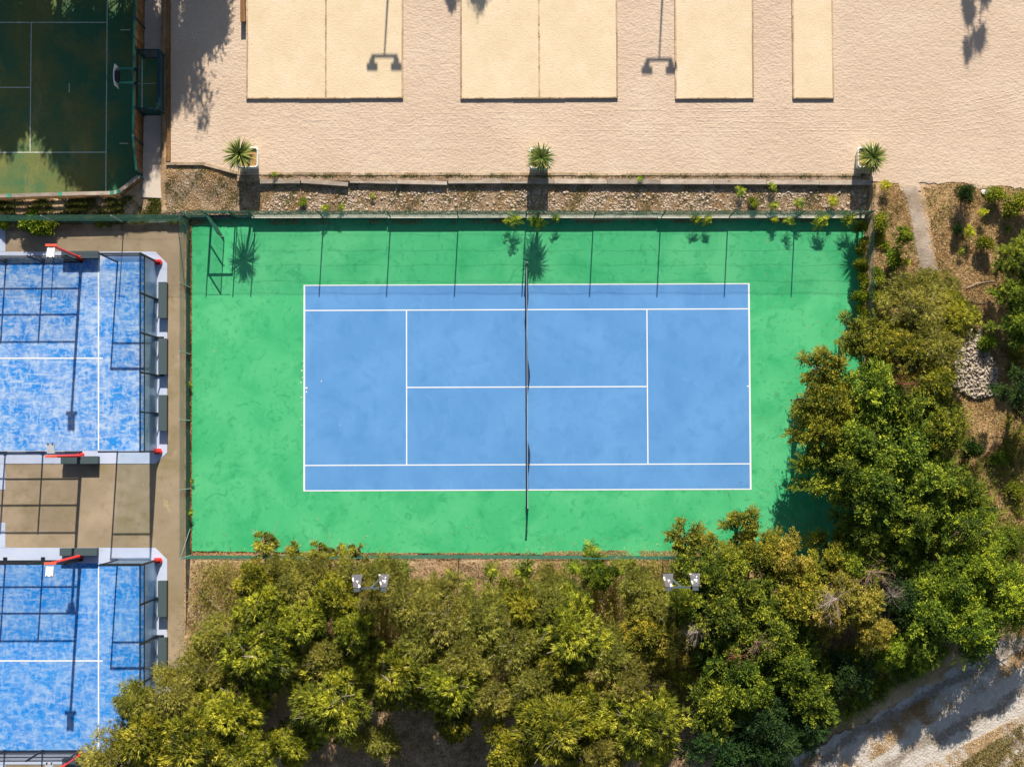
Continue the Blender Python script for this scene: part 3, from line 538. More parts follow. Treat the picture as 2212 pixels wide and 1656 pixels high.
# raised sand beds
def bed(label, u0, u1, mid, v1=213.5):
    z = ZS+.14; c = W((u0+u1)/2, v1, ZS); t = thing('sand_bed', label, 'sand bed', c, 'raised yellow sand beds with timber edges'); o0 = c.copy()
    top = -330; a_ = W(u0, v1, z)-o0; b_ = W(u1, v1, z)-o0; Lr = W(u0, top, z).y-W(u0, v1, z).y
    MB().box((a_.x+.06, a_.y+.06, -.02), (b_.x-.06, a_.y+Lr, .115)).build('sand_fill', 'padsand', t)
    n = 4
    def rail(x):
        for i in range(n):
            r = random.Random(int(x*91)+i); y0_, y1_ = a_.y+.09+Lr*i/n, a_.y+.09+Lr*(i+1)/n-.01
            MB().bar((x+r.uniform(-.012, .012), y0_, .06), (x+r.uniform(-.012, .012), y1_, .06), .085, .17).build('side_board', 'timber', t, bevel=.01)
    rail(a_.x+.04); rail(b_.x-.04)
    if mid: rail(W(mid, v1, z).x-o0.x)
    k = 3 if mid else 1; wd = b_.x-a_.x
    for i in range(k): MB().box((a_.x+wd*i/k+.004, a_.y-.0-.01*(i % 2), -.03), (a_.x+wd*(i+1)/k-.004, a_.y+.075, .145+.01*(i % 2))).build('end_board', 'timber', t, bevel=.01)
bed('widest yellow sand bed on the left, with a lamp shadow across it', 532, 871, 703.5)
bed('second yellow sand bed from the left, split by one board', 995, 1335, 1165)
bed('single yellow sand bed beside the second lamp shadow', 1459, 1629, None)
bed('narrow yellow sand bed furthest to the right', 1713, 1802, None)
bn = thing('wooden_bench', 'narrow brown wooden bench beside the left sand bed at the top edge', 'bench', W(528, 22, ZS)); q = bn.location.copy()
MB().box((-.13, W(528, 47, ZS+.6).y-q.y, .5), (.13, .95, .58)).build('seat', 'brownboard', bn, bevel=.02)
for y in (W(528, 47, ZS+.6).y-q.y+.15, .8): MB().box((-.1, y-.05, 0), (.1, y+.05, .5)).build('leg', 'brownboard', bn)
# ---------------------------------------------------------------- planters with yuccas
def rrect(w, r, n=6):
    P = []
    for cx, cy, a0 in ((w-r, w-r, 0), (-w+r, w-r, PI/2), (-w+r, -w+r, PI), (w-r, -w+r, 3*PI/2)):
        P += [(cx+r*math.cos(a0+i*PI/2/n), cy+r*math.sin(a0+i*PI/2/n)) for i in range(n+1)]
    return P
def loft(rings):
    V = []; Fc = []; n = len(rings[0][0])
    for P, z in rings: V += [(x, y, z) for x, y in P]
    for i in range(len(rings)-1): Fc += [(i*n+j, i*n+(j+1) % n, (i+1)*n+(j+1) % n, (i+1)*n+j) for j in range(n)]
    return MB().add(V, Fc)
HP = 1.05
pot0 = thing('planter', '', 'planter', (0, 0, 0))
loft([(rrect(.43, .1), 0), (rrect(.44, .11), .04), (rrect(.50, .13), HP-.16), (rrect(.50, .13), HP-.14), (rrect(.555, .15), HP-.13), (rrect(.56, .15), HP-.06), (rrect(.525, .14), HP-.055), (rrect(.53, .14), HP-.01), (rrect(.52, .14), HP), (rrect(.465, .12), HP), (rrect(.455, .11), HP-.16)]).build('shell', 'planter', pot0, smooth=True)
MB().add([(x, y, HP-.13+.02*math.sin(i)) for i, (x, y) in enumerate(rrect(.458, .11))], [tuple(range(28))]).build('soil', 'pebble', pot0)
def yucca(seed, n=200, Rl=.94):
    r = np.random.RandomState(seed); V = []; Fc = []; T = []
    for i in range(n):
        el = math.asin(r.uniform(-.62, 1.0)); az = i*2.39996+r.uniform(-.2, .2); L = Rl*r.uniform(.75, 1.1)*(1-.12*max(0, math.sin(el))); w = r.uniform(.036, .056)
        d = np.array([math.cos(az)*math.cos(el), math.sin(az)*math.cos(el), math.sin(el)]); s = np.array([-math.sin(az), math.cos(az), 0]); k = len(V); tone = r.uniform(.15, .85)
        droop = r.uniform(.04, .22)*(1.4 if el < .2 else 1)
        for j, (f, ww) in enumerate(((0.02, .7), (.3, 1), (.65, .85), (.88, .5), (1, .03))):
            c = d*L*f+np.array([0, 0, -droop*f*f*L]); V += [c-s*w*ww/2, c+np.array([0, 0, -w*ww*.25]), c+s*w*ww/2]; T += [tone-.2+.5*f, tone-.4+.4*f, tone-.2+.5*f]
        for j in range(4):
            a_ = k+j*3; Fc += [(a_, a_+1, a_+4, a_+3), (a_+1, a_+2, a_+5, a_+4)]
    return V, Fc, T
YM = [npmesh('yucca_head', *(lambda q: (q[0], q[1], 'yucca', np.array(q[2])))(yucca(sd_, n_))) for sd_, n_ in ((3, 200), (5, 165), (9, 185))]
def place_yucca(u, v, hu, hv, lab1, lab2, n2=None):
    p = W(u, v, ZS+HP); t = copy_tree(pot0); t.location = (p.x, p.y, ZS); t['label'] = lab1; t['group'] = 'white square planters along the sand'
    zc = ZS+2.65; h = W(hu, hv, zc); zb = ZS+HP-.14; y = thing('yucca', lab2, 'yucca', (p.x+.05, p.y-.12, zb), 'spiky yuccas in the planters'); L = Vector((h.x, h.y, zc))-y.location
    MB().tube([(0, 0, -.05), L*.35+Vector((.03, -.02, .05)), L*.7+Vector((.02, 0, .02)), L], [.085, .07, .065, .06], 8).build('trunk', 'bark', y, smooth=True)
    ym = YM[0 if u < 600 else 1 if u < 1500 else 2]
    for o_, s_ in [((0, 0, 0), 1)]+(n2 or []):
        c = bpy.data.objects.new('leaf_head', ym); COL.objects.link(c); c.parent = y; c.location = L+Vector(o_); c.scale = (s_*(.92 if u == 1166 else 1.04 if u < 600 else .96),)*3; c.rotation_euler = (.12*math.sin(u), .1*math.cos(u), u)
    if n2: MB().tube([L*.4, L+Vector(n2[0][0])], .05, 6).build('side_trunk', 'bark', y)
place_yucca(535, 340, 517, 332, 'white square planter at the west end of the sand', 'yucca leaning left over the westernmost white planter')
place_yucca(1166, 342, 1169, 340, 'white square planter in the middle, above the tennis net', 'yucca in the middle white planter', [((-.12, -.1, -.28), .78)])
place_yucca(1875, 340, 1886, 338, 'white square planter at the east end of the timber edging', 'yucca leaning right in the easternmost white planter', [((.03, -.25, -.45), .7)])
for c in [x for x in bpy.data.objects if x.parent == pot0]: bpy.data.objects.remove(c)
bpy.data.objects.remove(pot0)
# ---------------------------------------------------------------- court floodlights
def floodlight(u, v, H, label, zb=0.0, grp='twin floodlights beside the tennis court', wn=.17, wf=.26):
    p = W(u, v, H); t = thing('floodlight_mast', label, 'floodlight', (p.x, p.y, zb), grp, R(.6)); h = H-zb
    MB().tube([(0, 0, 0), (0, 0, h)], [.09, .045], 10).build('pole', 'lampbody', t, smooth=True)
    MB().bar((-.70, 0, h), (.70, 0, h), .08, .10).build('crossbar', 'lampbody' if zb == 0 else 'galv', t)
    for s in (-1, 1):
        x = s*.64; MB().bar((x-.26*0-.0, 0, h+.06), (x, .12, h+.22), .07).build('bracket', 'lampbody', t)
        a_ = [(x-wn, .06), (x+wn, .06), (x+wf, .66), (x-wf, .66)]; zl = [h+.36, h+.36, h+.10, h+.10]
        MB().hexa([(q[0], q[1], z-.16) for q, z in zip(a_, zl)]+[(q[0], q[1], z) for q, z in zip(a_, zl)]).build('lamp_head', 'lampgrey', t, bevel=.015)
        MB().box((x-.14, -.14, h+.16), (x+.14, .055, h+.34)).build('ballast', 'lampbody', t, bevel=.01)
floodlight(801, 1270, 8.6, 'twin grey floodlight with peeling white tops among the pines, left one')
floodlight(1472, 1268, 8.6, 'twin grey floodlight with peeling white tops among the leafy trees, right one')
# ---------------------------------------------------------------- foliage
UP = np.array([0, 0, 1.0])
def unit(a): return a/np.maximum(np.linalg.norm(a, axis=-1, keepdims=True), 1e-9)
def blades(c, d, L, w, r):                       # triangles: base c, direction d
    s = unit(np.cross(d, unit(r.normal(size=c.shape)+UP*.5)))*w[:, None]/2; V = np.stack([c-s, c+s, c+d*L[:, None]], 1).reshape(-1, 3)
    return V, np.arange(len(V)).reshape(-1, 3)
def leaves(c, d, L, w, r, upb=.7):               # diamond quads lying mostly flat
    nrm = unit(r.normal(size=c.shape)+UP*upb*2); s = unit(np.cross(d, nrm))*w[:, None]/2; m_ = c+d*L[:, None]*.5
    V = np.stack([c, m_+s, c+d*L[:, None], m_-s], 1).reshape(-1, 3); return V, np.arange(len(V)).reshape(-1, 4)
def limbs(mb, tips, base, zt, r, rad=.05, k=5):
    for p in tips:
        p = np.array(p); a_ = np.array([base[0], base[1], zt*r.uniform(.45, .95)]); m_ = (a_+p)/2+np.array([*r.uniform(-.12, .12, 2), r.uniform(-.15, .1)])
        mb.tube([a_, m_, p], [rad*r.uniform(.8, 1.2), rad*.6, .012], k, False)
def clumps(r, n, Rr, H, crown, flat=1.6):
    az = r.uniform(0, 2*PI, n)+np.arange(n)*2.4; rr = Rr*np.sqrt((np.arange(n)+.5)/n)*r.uniform(.8, 1.05, n); lob = 1+.16*np.sin(az*3+r.uniform(0, 6))+.1*np.sin(az*5+2)
    rr = rr*lob; z = H-crown*(rr/Rr)**flat*.85-r.uniform(0, .22, n)*crown
    return np.stack([rr*np.cos(az), rr*np.sin(az), z], -1)
def pine(seed, Rr=1.9, H=6.0, crown=2.4, nc=38, nt_=58, nn=12, wisp=False):
    r = np.random.RandomState(seed); C = clumps(r, nc, Rr*.86, H, crown); Vs = []; Ts = []; tips = []
    for c in C:
        rc = Rr*r.uniform(.15, .27)*(1.25 if wisp else 1); tb = r.uniform(.2, .75); nt2 = int(nt_*(rc/(.21*Rr))**1.6)
        th = r.uniform(0, 2*PI, nt2); zz = r.uniform(-.35, 1, nt2); ring = np.sqrt(1-zz**2); dr = np.stack([ring*np.cos(th), ring*np.sin(th), zz], -1)
        P = c+dr*rc*np.array([1, 1, .75])*r.uniform(.55 if not wisp else .2, 1.12, nt2)[:, None]
        out = unit(dr+unit(np.append(c[:2], 0))*.6+np.array([0, 0, -.15])); tips.append(c)
        base = np.repeat(P, nn, 0)+r.normal(size=(nt2*nn, 3))*.035; d = unit(np.repeat(out, nn, 0)*(.9 if not wisp else .6)+r.normal(size=(nt2*nn, 3))*.42+np.array([0, 0, .1 if not wisp else .45]))
        V, _ = blades(base, d, r.uniform(.10, .22, nt2*nn), r.uniform(.032, .054, nt2*nn) if not wisp else r.uniform(.022, .038, nt2*nn), r); Vs.append(V)
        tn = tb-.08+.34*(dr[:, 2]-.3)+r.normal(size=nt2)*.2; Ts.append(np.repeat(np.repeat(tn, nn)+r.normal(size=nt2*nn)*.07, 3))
    V = np.concatenate(Vs); T = np.concatenate(Ts); br = MB(); br.tube([(0, 0, -.2), (.05, 0, H*.45), (0, .03, H*.8)], [.13, .10, .04], 7, False); limbs(br, tips, (0, 0), H*.8, r, .035)
    tw = MB()
    for _ in range(26 if not wisp else 60):      # bleached bare twigs
        c = C[r.randint(len(C))]; p = c+r.normal(size=3)*.12; d = unit(r.normal(size=3)+np.array([0, 0, .7])+unit(np.append(c[:2], 0))*.5)
        for j in range(3): e = p+(d+r.normal(size=3)*.35)*r.uniform(.2, .45); tw.tube([p, e], [.011, .004], 3, False)
    return V, np.arange(len(V)).reshape(-1, 3), T, br, tw
def leafy(seed, Rr=2.0, H=5.0, crown=2.2, nc=38, nl=560, fr=70, tbase=(.15, .7), lsz=1.0, fs=1.0):
    r = np.random.RandomState(seed); C = clumps(r, nc, Rr*.84, H, crown, 1.4); Vs = []; Ts = []; tips = list(C)
    for c in C:
        rc = Rr*r.uniform(.17, .30); th = r.uniform(0, 2*PI, nl); zz = r.uniform(-.5, 1, nl); ring = np.sqrt(1-zz**2); dr = np.stack([ring*np.cos(th), ring*np.sin(th), zz], -1)
        # leaves gather along small sprays so that gaps stay between them
        ns = 26; sp_ = unit(r.normal(size=(ns, 3))+np.array([0, 0, .5])); k = r.randint(ns, size=nl); f = r.uniform(.35, 1.15, nl)
        P = c+sp_[k]*f[:, None]*rc*np.array([1, 1, .8])+r.normal(size=(nl, 3))*.055
        d = unit(sp_[k]*np.array([1, 1, .3])+r.normal(size=(nl, 3))*.7); V, _ = leaves(P, d, r.uniform(.08, .14, nl)*lsz, r.uniform(.045, .075, nl)*lsz, r); Vs.append(V)
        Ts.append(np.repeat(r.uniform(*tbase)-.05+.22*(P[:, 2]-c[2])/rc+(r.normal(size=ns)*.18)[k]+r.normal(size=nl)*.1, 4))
    for i in range(fr):                          # pinnate fronds round the outside
        c = C[r.randint(len(C)//3, len(C))]; o = unit(np.append(c[:2], 0)+r.normal(size=3)*.9*Rr*.4); p0 = c+o*Rr*r.uniform(.12, .25)+np.array([0, 0, r.uniform(-.1, .3)]); L = r.uniform(.3, .5)*fs; s = unit(np.cross(o, UP)); n = 9; t = np.linspace(.15, 1, n)
        q = p0+o*L*t[:, None]+np.array([0, 0, -.3])*L*(t**2)[:, None]
        for sg in (-1, 1):
            d = unit(s*sg+o*.45)+0*q; V, _ = leaves(q, d, np.full(n, .10*lsz*fs), np.full(n, .040*lsz*fs), r, 1.4); Vs.append(V); Ts.append(np.full(n*4, r.uniform(.3, .8)))
    V = np.concatenate(Vs); T = np.concatenate(Ts); br = MB(); br.tube([(0, 0, -.2), (.06, 0, H*.4), (0, .05, H*.75)], [.12, .09, .04], 7, False); limbs(br, tips, (0, 0), H*.75, r, .035)
    return V, np.arange(len(V)).reshape(-1, 4), T, br, None
def fronds(seed, Rr=.7, H=1.3, stems=3, nf=9, lsz=1.0):
    r = np.random.RandomState(seed); Vs = []; Ts = []; br = MB()
    for k in range(stems):
        az = r.uniform(0, 2*PI); off = Rr*.55*math.sqrt(r.uniform())*(k > 0); tip = np.array([off*math.cos(az), off*math.sin(az), H*r.uniform(.65, 1)]); br.tube([(tip[0]*.3, tip[1]*.3, -.1), tip*np.array([.8, .8, .6]), tip], [.022, .016, .01], 5, False)
        for i in range(nf):
            a_ = i*2.4+r.uniform(-.3, .3); el = r.uniform(-.1, .9); o = np.array([math.cos(a_)*math.cos(el), math.sin(a_)*math.cos(el), math.sin(el)]); L = Rr*r.uniform(.6, 1.0); s = unit(np.cross(o, UP)); n = 11; t = np.linspace(.12, 1, n)
            q = tip+o*L*t[:, None]+np.array([0, 0, -.55])*L*(t**2)[:, None]-np.array([0, 0, r.uniform(0, .3)*H*.4]); tn = r.uniform(.2, .9)
            for sg in (-1, 1):
                d = unit(s*sg+o*.4)+0*q; V, _ = leaves(q, d, .16*lsz*np.sin(t*2.4+.4), np.full(n, .046*lsz), r, 1.6); Vs.append(V); Ts.append(np.full(n*4, tn)+r.normal(size=n*4)*.05)
    V = np.concatenate(Vs); return V, np.arange(len(V)).reshape(-1, 4), np.concatenate(Ts), br, None
def dead(seed, Rr=1.0, H=3.0):
    r = np.random.RandomState(seed); br = MB(); br.tube([(0, 0, -.2), (.03, 0, H*.5), (0, 0, H*.93)], [.06, .04, .015], 6, False); lean = r.uniform(0, 2*PI)
    for i in range(30):
        az = lean+r.normal()*1.5; el = r.uniform(-.3, .9); L = Rr*r.uniform(.3, 1.35); d = np.array([math.cos(az)*math.cos(el), math.sin(az)*math.cos(el), math.sin(el)]); p = np.array([0, 0, H*r.uniform(.6, .93)]); c = r.normal(size=3)*.12
        pt = [p, p+d*L*.35+c*.5, p+d*L*.7+c, p+d*L+c*.3+r.normal(size=3)*.08]; br.tube(pt, [.013, .009, .006, .003], 4, False)
        for j in range(9):
            f = r.uniform(.25, 1); k = min(int(f*3), 2); b = pt[k]+(pt[k+1]-pt[k])*(f*3-k if f < 1 else 1); e = b+(d*.6+r.normal(size=3)*.7)*r.uniform(.08, .3); br.tube([b, e], [.006, .0025], 3, False)
            br.tube([e, e+(e-b)*.5+r.normal(size=3)*.05], [.004, .002], 3, False)
    return br
def bushcrown(seed, Rr=.6, H=.9, n=2600, lsz=1.0):
    r = np.random.RandomState(seed); az = r.uniform(0, 2*PI, n); zz = r.uniform(0, 1, n); nb = 12; ba = r.uniform(0, 2*PI, nb); br_ = np.sqrt(r.uniform(0, 1, nb))*Rr*.6; bz = H*(.85-.4*(br_/Rr)); k = r.randint(nb, size=n)
    B = np.stack([br_*np.cos(ba), br_*np.sin(ba), bz*.75], -1); dr = unit(r.normal(size=(n, 3))+np.array([0, 0, .4])); P = B[k]+dr*Rr*.38*r.uniform(.5, 1.1, n)[:, None]*np.array([1, 1, .8]); tb = r.uniform(.2, .7, nb)
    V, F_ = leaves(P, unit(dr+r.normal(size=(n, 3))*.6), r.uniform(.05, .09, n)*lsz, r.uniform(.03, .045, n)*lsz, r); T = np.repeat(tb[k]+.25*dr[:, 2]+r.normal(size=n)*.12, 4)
    b = MB()
    for q in B: b.tube([(0, 0, -.1), q*np.array([.5, .5, .5]), q], [.02, .014, .006], 4, False)
    return V, F_, T, b, None
LIB = {}
def variant(key, gen, m, H, Rr, tm='bark'):
    V, F_, T, br, tw = gen; LIB.setdefault(key, []).append((npmesh('crown', V, F_, m, T), br.mesh('trunk', tm, True), tw.mesh('twigs', 'twig') if tw else None, H, Rr))
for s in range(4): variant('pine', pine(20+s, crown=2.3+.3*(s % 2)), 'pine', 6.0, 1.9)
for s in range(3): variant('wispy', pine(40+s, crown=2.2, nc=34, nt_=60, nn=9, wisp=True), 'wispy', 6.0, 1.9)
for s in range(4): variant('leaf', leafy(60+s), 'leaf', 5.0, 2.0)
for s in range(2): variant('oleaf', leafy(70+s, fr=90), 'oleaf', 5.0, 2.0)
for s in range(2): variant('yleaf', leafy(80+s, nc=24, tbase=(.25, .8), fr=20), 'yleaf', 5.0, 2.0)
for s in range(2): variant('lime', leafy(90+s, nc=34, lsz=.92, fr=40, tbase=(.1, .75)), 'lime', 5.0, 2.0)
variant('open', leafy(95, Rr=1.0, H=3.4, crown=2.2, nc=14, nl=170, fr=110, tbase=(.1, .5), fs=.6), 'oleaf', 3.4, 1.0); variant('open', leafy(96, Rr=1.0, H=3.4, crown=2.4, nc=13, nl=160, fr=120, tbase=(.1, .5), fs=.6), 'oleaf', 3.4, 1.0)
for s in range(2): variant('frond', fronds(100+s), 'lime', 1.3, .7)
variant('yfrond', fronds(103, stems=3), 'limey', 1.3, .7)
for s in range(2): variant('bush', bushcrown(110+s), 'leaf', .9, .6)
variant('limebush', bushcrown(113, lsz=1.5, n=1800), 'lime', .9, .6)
variant('darkbush', bushcrown(112, n=5000, lsz=.7), 'darkleaf', .9, .6); variant('dark', leafy(97, nc=26), 'darkleaf', 5.0, 2.0)  # leafy dark crowns carry their shade in the leaf colour
sap = pine(50, Rr=.55, H=3.2, crown=2.6, nc=13, nt_=20, nn=12); variant('sapling', sap, 'pine', 3.2, .55)
DEAD = [dead(5).mesh('branches', 'twig'), dead(6).mesh('branches', 'redtwig'), dead(8).mesh('branches', 'pinktwig')]
CNT = {}
SC = {'bush': 'dry_shrub'}
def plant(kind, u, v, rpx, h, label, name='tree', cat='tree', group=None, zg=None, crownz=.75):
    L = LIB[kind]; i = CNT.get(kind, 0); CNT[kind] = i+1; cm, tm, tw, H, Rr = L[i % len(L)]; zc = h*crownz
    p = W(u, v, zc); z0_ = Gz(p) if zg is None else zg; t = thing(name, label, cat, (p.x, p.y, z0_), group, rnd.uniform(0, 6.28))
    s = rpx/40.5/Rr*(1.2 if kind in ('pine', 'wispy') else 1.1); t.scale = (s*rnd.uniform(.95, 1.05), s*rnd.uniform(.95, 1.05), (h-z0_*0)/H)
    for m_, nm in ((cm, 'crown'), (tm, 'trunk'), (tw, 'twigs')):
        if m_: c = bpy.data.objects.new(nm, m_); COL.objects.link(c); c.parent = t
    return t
gS = 'pines south of the tennis court'; gL = 'leafy trees east and south-east of the tennis court'
PINES = [('wispy', 815, 1596, 42, 4.6, 'olive pine at the bottom edge just right of the umbrella-shaped pine'),('wispy', 800, 1292, 26, 8.4, 'slim pine top rising against the left floodlight crossbar'), ('wispy', 600, 1232, 34, 4.2, 'olive pine touching the south fence near the young pines, left'), ('wispy', 690, 1236, 36, 4.0, 'olive pine touching the south fence near the young pines, right'), ('wispy', 765, 1232, 30, 4.0, 'small olive pine at the fence above the left floodlight'),
 ('wispy', 1180, 1256, 34, 3.6, 'small olive pine at the fence right of the bare soil'), ('wispy', 1375, 1262, 44, 4.2, 'olive pine at the fence left of the right floodlight'), ('wispy', 1418, 1316, 50, 4.6, 'olive pine below and left of the right floodlight'), ('wispy', 940, 1268, 34, 3.6, 'small olive pine at the left rim of the bare soil'), ('pine', 1130, 1318, 48, 4.8, 'yellow-green pine under the bare soil, centre'),('pine', 547, 1254, 42, 5, 'pine just south of the fence, above the big pine cluster at left'), ('pine', 562, 1308, 58, 5.4, 'bushy pine between the fence and the largest left-hand pine'), ('pine', 559, 1404, 78, 6.2, 'large yellow-green pine right of the lower padel court, hanging over deep shade'),
 ('pine', 647, 1346, 56, 5.5, 'medium pine left of the left floodlight and below it'), ('pine', 716, 1290, 46, 5, 'pine whose crown touches the left floodlight from the left'), ('pine', 772, 1364, 52, 5.6, 'pine directly below the left floodlight'),
 ('pine', 724, 1516, 84, 6.5, 'broad umbrella-shaped pine with bleached twigs in its top, left of bottom centre'), ('pine', 497, 1540, 62, 6, 'pine between the padel court trees and the umbrella-shaped pine'), ('pine', 414, 1606, 82, 6.5, 'big pine at the bottom edge next to the padel court corner'),
 ('pine', 530, 1626, 62, 6, 'pine at the bottom edge right of the corner pine'), ('pine', 848, 1456, 72, 6, 'pine right of the umbrella-shaped pine, above a bare trunk shadow'), ('pine', 644, 1606, 44, 5, 'small low pine at the bottom edge in front of deep shade'), ('pine', 594, 1604, 28, 4.6, 'tiny pine tuft at the bottom edge in deep shade'),
 ('wispy', 376, 1500, 62, 5.6, 'thin olive pine leaning over the brown concrete beside the lower padel court'), ('pine', 312, 1592, 72, 6.2, 'pine overhanging the lower padel court turf'), ('wispy', 250, 1640, 62, 6, 'leftmost pine at the bottom edge, over the blue turf'), ('wispy', 292, 1515, 42, 5.4, 'small sparse pine branch spreading over the padel court glass'),
 ('pine', 975, 1482, 66, 6.2, 'rounded pine with a dark trunk shadow below it, bottom centre-left'), ('wispy', 1002, 1424, 62, 5.6, 'olive pine directly above the rounded centre-left pine'), ('wispy', 962, 1332, 72, 5.4, 'feathery olive pine below the middle of the south fence'), ('wispy', 1038, 1340, 64, 5.2, 'feathery olive pine right of its twin below the middle of the fence'),
 ('pine', 1238, 1366, 78, 5.8, 'yellow-green pine between the two floodlights'), ('pine', 1212, 1434, 52, 5.4, 'small bright pine hanging below the pine between the floodlights'), ('wispy', 1150, 1480, 56, 5.4, 'olive pine in the middle of the lower tree belt'), ('pine', 1200, 1570, 88, 6.4, 'largest round pine at the bottom, right of centre'),
 ('pine', 1256, 1502, 36, 5.4, 'small pine tuft above the largest round bottom pine'), ('pine', 1275, 1570, 36, 5.6, 'small pine tuft touching the right side of the largest round bottom pine'), ('pine', 1388, 1560, 86, 6.2, 'broad pine at the edge of the dark gap, lower right of centre'), ('wispy', 1368, 1488, 62, 5.6, 'olive pine above the broad pine next to the dark gap'),
 ('pine', 1092, 1620, 48, 5.8, 'pine at the bottom edge left of the largest round pine'), ('wispy', 1296, 1622, 52, 5.6, 'olive pine at the bottom edge between two large pines'), ('wispy', 890, 1310, 62, 5.0, 'sparse olive pine right of the left floodlight'), ('wispy', 1110, 1395, 60, 5.2, 'sparse olive pine with pale bare branches, centre of the belt'),
 ('wispy', 640, 1262, 50, 4.6, 'sparse olive pine under the south fence, left of the left floodlight'), ('wispy', 905, 1390, 60, 5.2, 'sparse olive pine below the left floodlight and to its right'), ('wispy', 470, 1380, 46, 4.4, 'thin twiggy pine on bare brown soil right of the padel concrete'), ('wispy', 1320, 1420, 58, 5.0, 'twiggy pine left of the yellowish trees, lower centre'),
 ('wispy', 700, 1420, 56, 5.0, 'twiggy olive pine between the large left pine and the umbrella pine'), ('wispy', 1060, 1500, 52, 5.2, 'dull olive pine right of the rounded centre-left pine'), ('wispy', 830, 1250, 44, 4.2, 'sparse pine behind the left floodlight heads'), ('wispy', 1190, 1300, 52, 4.6, 'twiggy pine below the fence between the floodlights'),
 ('wispy', 440, 1450, 48, 4.8, 'twiggy pine between the padel concrete and the large left pine'), ('pine', 985, 656-656+1560, 40, 5.0, 'low dark pine in the shade left of bottom centre')]
for k, u, v, r_, h, l in PINES: plant(k, u, v, r_, h, l, 'pine_tree', 'pine tree', gS)
for u, v, r_, h, l in ((564, 1172, 26, 3.4, 'tall thin young pine standing over the green court edge, leftmost'), (632, 1192, 18, 2.6, 'young pine second from the left at the green court edge'), (682, 1190, 22, 3.0, 'young pine in the middle of the row at the green court edge'), (706, 1196, 15, 2.4, 'short young pine right of the middle one at the green court edge'),
    (738, 1192, 14, 2.5, 'young pine near the right end of the row at the green court edge'), (766, 1188, 15, 2.8, 'rightmost young pine of the row at the green court edge')): plant('sapling', u, v, r_, h, l, 'young_pine', 'young pine', 'young pines along the south fence')
